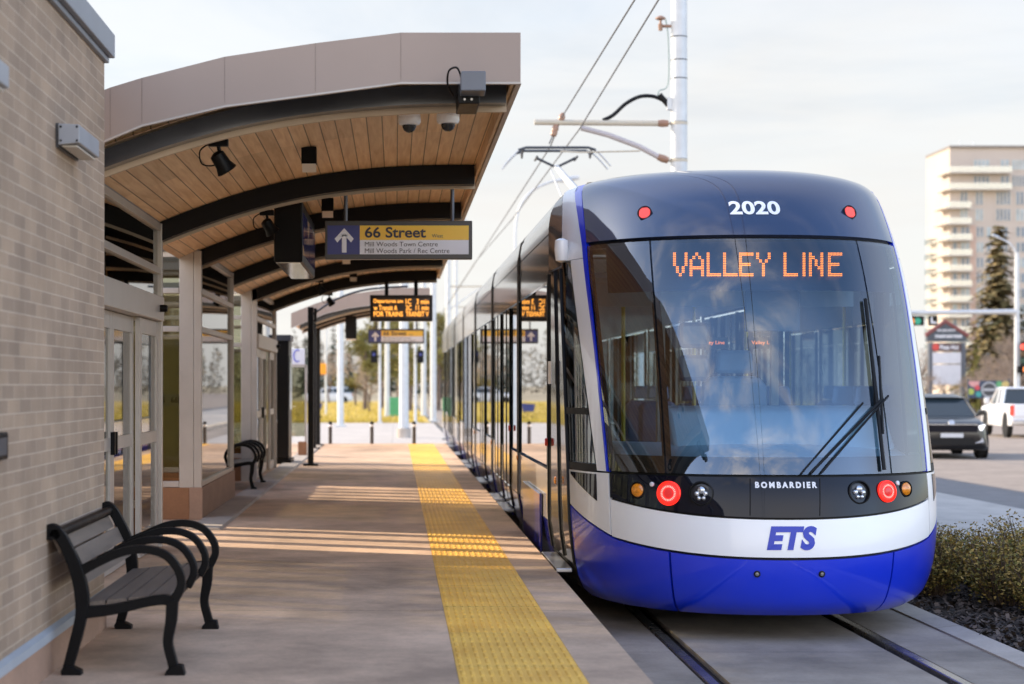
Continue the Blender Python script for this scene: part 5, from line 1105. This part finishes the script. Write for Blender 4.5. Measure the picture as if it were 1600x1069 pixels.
# ------------------------------------------------------------------ vegetation
def leafmat(name, a, b, rough=.7):
    if name in MATS: return MATS[name]
    m, N, L = newmat(name); s = N['Principled BSDF']; s.inputs['Roughness'].default_value = rough; s.inputs['Specular IOR Level'].default_value = .2
    g = N.new('ShaderNodeNewGeometry'); cr = N.new('ShaderNodeValToRGB'); L.new(g.outputs['Random Per Island'], cr.inputs[0]); cr.color_ramp.elements[0].color = (*a, 1); cr.color_ramp.elements[1].color = (*b, 1); L.new(cr.outputs[0], s.inputs['Base Color'])
    MATS[name] = m; return m
M_BARK = pm('bark', (.14, .10, .075), .9, var=.3, scale=3, bump=.3); M_TWIG = pm('twig', (.27, .205, .155), .9, var=.2)
def conifer(X, Y, h, r, lab, m, group=None, dens=1.0, z0=0, cat_='tree', base=.10):
    rnd = random.Random(int(X*13+Y*7)); t = empty('spruce_tree', (X, Y, z0), lab, cat_, group)
    MB().tube([(0, 0, 0), (0, 0, h*.5), (0, 0, h*.97)], [r*.07, r*.045, .02], 8).build('trunk', M_BARK, t, local=True)
    mb = MB(); n = int(26*dens)
    for i in range(n):
        f = base+(1-base)*(i+rnd.random()*.5)/n; z = h*f; R_ = r*(1-f)**.8*(.75+.4*rnd.random())+.05
        k = max(5, int(13*(1-f)+4))
        for j in range(k):
            a = rnd.random()*6.283; L_ = R_*(.7+.45*rnd.random()); ca, sa = math.cos(a), math.sin(a); m_ = max(3, int(L_/r*14))
            for q in range(m_):
                u = (q+.7)/m_; d = L_*u; zz = z-d*.32*u-.05*d+rnd.gauss(0, .02*h/10); w = (.30*(1-u*.55))*r*.32*(.7+.6*rnd.random())
                x, y = ca*d+rnd.gauss(0, .04*r), sa*d+rnd.gauss(0, .04*r); lx = w*1.5
                tz = -rnd.random()*.5*w
                mb.add([(x-sa*w, y+ca*w, zz+tz), (x-ca*lx*.4, y-sa*lx*.4, zz+w*.25), (x+sa*w, y-ca*w, zz+tz), (x+ca*lx, y+sa*lx, zz-w*.6)], [(0,1,2,3)])
    mb.build('crown', m, t, smooth=0, local=True); return t
def bare(X, Y, h, lab, group, seed, m=M_TWIG, spread=.55, depth=6, z0=0):
    rnd = random.Random(seed); t = empty('bare_tree', (X, Y, z0), lab, 'tree', group); tr_ = MB(); tw = MB()
    def grow(p, d, l, r, k):
        e = p+d*l; mid = p+d*l*.5+Vector((rnd.gauss(0, .04), rnd.gauss(0, .04), 0))*l
        (tr_ if k >= depth-1 else tw).tube([p, mid, e], [r, r*.85, r*.68], 6 if k >= depth-1 else 3, False)
        if k == 0: return
        for i in range(3 if k > 1 else 4):
            nd = (d+Vector((rnd.gauss(0, spread), rnd.gauss(0, spread), rnd.gauss(.12, spread*.5)))).normalized(); grow(p+d*l*rnd.uniform(.55, 1), nd, l*rnd.uniform(.6, .82), r*.6, k-1)
    grow(Vector((0, 0, 0)), Vector((rnd.gauss(0, .05), rnd.gauss(0, .05), 1)).normalized(), h*.3, h*.018, depth)
    tr_.build('trunk', M_BARK, t, local=True); tw.build('crown', m, t, smooth=0, local=True); return t
def pine(X, Y, h, r, lab, m, group, seed, z0=0, n=9):
    rnd = random.Random(seed); t = empty('pine_tree', (X, Y, z0), lab, 'tree', group); b = MB(); tk = MB()
    tk.tube([(0, 0, 0), (.05*r, 0, h*.4), (0, 0, h*.95)], [.16, .12, .04], 8)
    for i in range(n*3):
        f = .28+.72*(i/(n*3)); a = rnd.random()*6.28; L_ = r*(1.05-.75*abs(f-.35))*(.5+.6*rnd.random())*(1.15-f*.55); z = h*f
        e = Vector((math.cos(a)*L_, math.sin(a)*L_, z+L_*.25)); tk.tube([(0, 0, z-.1), e], [.05, .015], 4, False)
        for c in range(4):
            cc = Vector((0, 0, z)).lerp(e, .45+.2*c)+Vector((rnd.gauss(0, .15), rnd.gauss(0, .15), rnd.gauss(.05, .15)))*r*.3
            for q in range(34):
                p = cc+Vector((rnd.gauss(0, 1), rnd.gauss(0, 1), rnd.gauss(0, .6)))*r*.13; d = Vector((rnd.gauss(0, 1), rnd.gauss(0, 1), rnd.gauss(.2, 1))).normalized(); u = d.orthogonal().normalized(); s = r*.055*(.6+.8*rnd.random())
                b.add([p-u*s*.5, p+d*s*1.5, p+u*s*.5, p-d*s*.5], [(0,1,2,3)])
    tk.build('trunk', M_BARK, t, local=True); b.build('crown', m, t, smooth=0, local=True); return t
L_SPR = leafmat('spruce_needles', (.06, .065, .03), (.30, .22, .10)); L_DRK = leafmat('dark_needles', (.03, .05, .04), (.08, .10, .07)); L_YEL = leafmat('yellow_pine_needles', (.10, .10, .025), (.30, .24, .06))
# right of the tram
Y = 150; s = Y/3000
conifer((1560-618)*s, Y, 1.71+(602-352)*s, 4.8, 'tall spruce tree in front of the apartment tower', L_SPR, dens=2.0)
conifer((1540-618)*s*.8, 122, 4.6, 1.6, 'short yellowish spruce beside the pylon sign', leafmat('olive_needles', (.07, .075, .02), (.22, .19, .05)))
conifer((1615-618)*.049, 147, 11, 2.6, 'dark spruce behind the signal pole at the right edge', L_DRK)
for i, (x, y, h, sp) in enumerate(((1436, 128, 6.0, .5), (1448, 118, 3.6, .6), (1558, 116, 5.2, .7), (1585, 112, 5.6, .6), (1478, 133, 4.6, .7), (1535, 119, 3.6, .8), (1572, 124, 6.4, .6), (1440, 135, 5.4, .7), (1520, 128, 4.8, .7), (1592, 130, 7.0, .6), (1550, 108, 4.4, .8))):
    bare((x-618)/3000*y, y, h, ('bare tan tree at the tram edge under the horizontal signals', 'bushy bare shrub tree left of the pylon sign', 'pale bare tree in front of the spruce', 'bare tree by the signal pole', 'bare tree behind the pylon sign', 'low bare tree right of the pylon sign', 'taller bare tree between spruce and signal pole', 'bare tree behind the shrub tree at the tram edge', 'bare tree above the banner on its left', 'tall bare tree behind the signal pole', 'twiggy bare tree above the pickup cab')[i], 'bare trees along the road', 40+i, spread=sp)
# left behind the platform
for i, (x, y, h, r) in enumerate(((640, 118, 5.6, 1.4), (596, 132, 6.6, 1.9), (622, 140, 8.0, 2.2), (570, 125, 5.2, 1.6), (685, 130, 6.5, 1.6))):
    pine((x-618)/3000*y, y, h, r, ('yellow green pine behind the green cabinet', 'broad yellow green pine left of the thin pole', 'tall pine rising behind the small street sign', 'low loose pine behind the lone pale pole', 'pine close to the tram flank')[i], L_YEL, 'pines beyond the grass', 60+i)
for i, (x, y, h, r) in enumerate(((497, 230, 6.5, 2.4), (521, 300, 12.5, 2.6), (545, 280, 8, 2.8), (660, 260, 8.5, 2.8), (690, 240, 9, 2.8), (478, 210, 7, 2.2), (610, 290, 12, 3))):
    conifer((x-618)/3000*y, y, h, r, ('dusky conifer beside the black column', 'tall dim conifer left of the lone pole', 'dim conifer right of the lone pole', 'dim conifer behind the thin right pole', 'dim conifer behind the tram flank', 'dusky conifer left of the black column', 'tall dim conifer behind the pines')[i], L_DRK, 'distant conifers beyond the road', .8)
for i, (x, y, h) in enumerate(((556, 150, 5.5), (578, 112, 3.6), (515, 170, 5.5), (672, 150, 5.0), (650, 160, 5.5))):
    bare((x-618)/3000*y, y, h, ('bare brownish tree between the pole and the pines', 'small bare tree with a thin trunk on the grass', 'bare tree above the silver car', 'bare tree between two right poles', 'bare tree behind the thickest pole')[i], 'bare trees beyond the grass', 80+i, pm('far_twig', (.34, .26, .19), .9, var=.2))
def far_wood(name, x0, x1, y0, y1, h, n, cols, lab):
    rnd = random.Random(len(name)+n); mb = MB()
    for i in range(n):
        x = rnd.uniform(x0, x1); y = rnd.uniform(y0, y1); hh = h*rnd.uniform(.45, 1); r = rnd.uniform(1.2, 2.4)
        for q in range(70):
            f = rnd.random(); z = hh*(.05+.95*f); rr = r*(1-.75*f)*rnd.random()**.5; a = rnd.random()*6.28; p = Vector((x+math.cos(a)*rr, y+math.sin(a)*rr, z)); d = Vector((rnd.gauss(0, .6), rnd.gauss(0, .6), rnd.gauss(.5, .6))).normalized(); u = d.orthogonal().normalized(); s_ = rnd.uniform(.15, .38)
            mb.add([p-u*s_*.5, p+d*s_*1.8, p+u*s_*.5, p-d*s_*.6], [(0,1,2,3)])
    tag(mb.build(name, leafmat(name+'_leaves', *cols), smooth=0), lab, kind='stuff')
far_wood('far_wood', -60, 75, 300, 345, 11, 230, ((.10, .09, .06), (.26, .21, .15)), 'far tan and grey wood behind the grass')
far_wood('far_thicket', 60, 150, 175, 215, 5.5, 120, ((.16, .11, .07), (.36, .27, .18)), 'tan thicket along the far side of the road')
far_wood('street_wood', -70, 60, -130, -70, 11, 110, ((.03, .035, .02), (.12, .11, .07)), 'dark trees across the street mirrored in the tram front')
def hedge():
    m = leafmat('hedge_leaves', (.09, .10, .022), (.40, .26, .075)); M_ST = pm('hedge_stem', (.10, .065, .04), .9, var=.2)
    protos = []
    for v in range(3):
        rnd = random.Random(200+v); b = MB(); st = MB()
        for i in range(70):
            a = rnd.random()*6.28; l = rnd.uniform(.35, .68); e = Vector((math.cos(a)*rnd.uniform(.1, .46), math.sin(a)*rnd.uniform(.1, .46), l)); r0 = Vector((math.cos(a)*.12, math.sin(a)*.12, 0)); st.tube([r0, r0.lerp(e, .5)+Vector((0, 0, .05)), e], [.007, .005, .002], 4, False)
            for q in range(46):
                u = rnd.uniform(.22, 1.03); p = r0.lerp(e, u)+Vector((rnd.gauss(0, .045), rnd.gauss(0, .045), rnd.gauss(0, .045))); d = Vector((rnd.gauss(0, 1), rnd.gauss(0, 1), rnd.gauss(.3, .8))).normalized(); w = d.cross(Vector((rnd.gauss(0, 1), rnd.gauss(0, 1), 1))).normalized(); s = rnd.uniform(.010, .021)
                b.add([p-w*s*.6, p+d*s*1.6, p+w*s*.6, p-d*s*.4], [(0,1,2,3)])
        t = empty('hedge_shrub', (0, 0, 0), '', 'shrub', 'low shrubs in the mulch bed'); b.build('foliage', m, t, smooth=0, local=True); st.build('stem', M_ST, t, smooth=0, local=True); protos.append(t)
    rnd = random.Random(9); k = 0
    spots = [(4.35, 15.6), (4.75, 14.9), (5.25, 14.6), (4.5, 16.4), (5.0, 15.7), (5.55, 15.3), (6.1, 14.9), (5.0, 16.6), (5.6, 16.2), (6.2, 15.8), (5.7, 17.1), (6.4, 16.7), (4.85, 14.1), (5.5, 13.9), (4.62, 17.2)]
    for k, (x, y) in enumerate(spots):
        tt = protos[k] if k < 3 else dup(protos[k % 3])
        tt.location = (x, y, 0); tt.rotation_euler = (0, 0, rnd.uniform(0, 6.28)); sc = rnd.uniform(.82, 1.0); tt.scale = (sc*1.15, sc*1.15, sc*.86)
        tt['label'] = 'low olive brown shrub in the front of the bed by the bark mulch' if y < 15.2 else ('low olive brown shrub in the middle of the planted bed' if y < 16.3 else 'low olive brown shrub at the back of the bed by the sidewalk')
hedge()
def mulch():
    rnd = random.Random(3); mb = MB()
    for i in range(20000):
        y = 11.5+rnd.random()**1.3*6.6; x = rnd.uniform(3.97, 6.6)
        if x/y < .2: continue
        l = rnd.uniform(.008, .036); w = l*rnd.uniform(.25, .6); a = rnd.random()*6.28; c, s_ = math.cos(a), math.sin(a); z = rnd.uniform(.004, .022); ti = rnd.gauss(0, .4); t2 = rnd.gauss(0, .3)
        mb.add([(x-c*l+s_*w, y-s_*l-c*w, z-ti*l), (x+c*l+s_*w, y+s_*l-c*w, z+ti*l), (x+c*l-s_*w, y+s_*l+c*w, z+ti*l+t2*w), (x-c*l-s_*w, y-s_*l+c*w, z-ti*l+t2*w)], [(0,1,2,3)])
    m = leafmat('bark_chips', (.018, .014, .012), (.15, .115, .095), .85)
    tag(mb.build('mulch', m, smooth=0), 'dark bark mulch around the low shrubs', kind='stuff')
mulch()
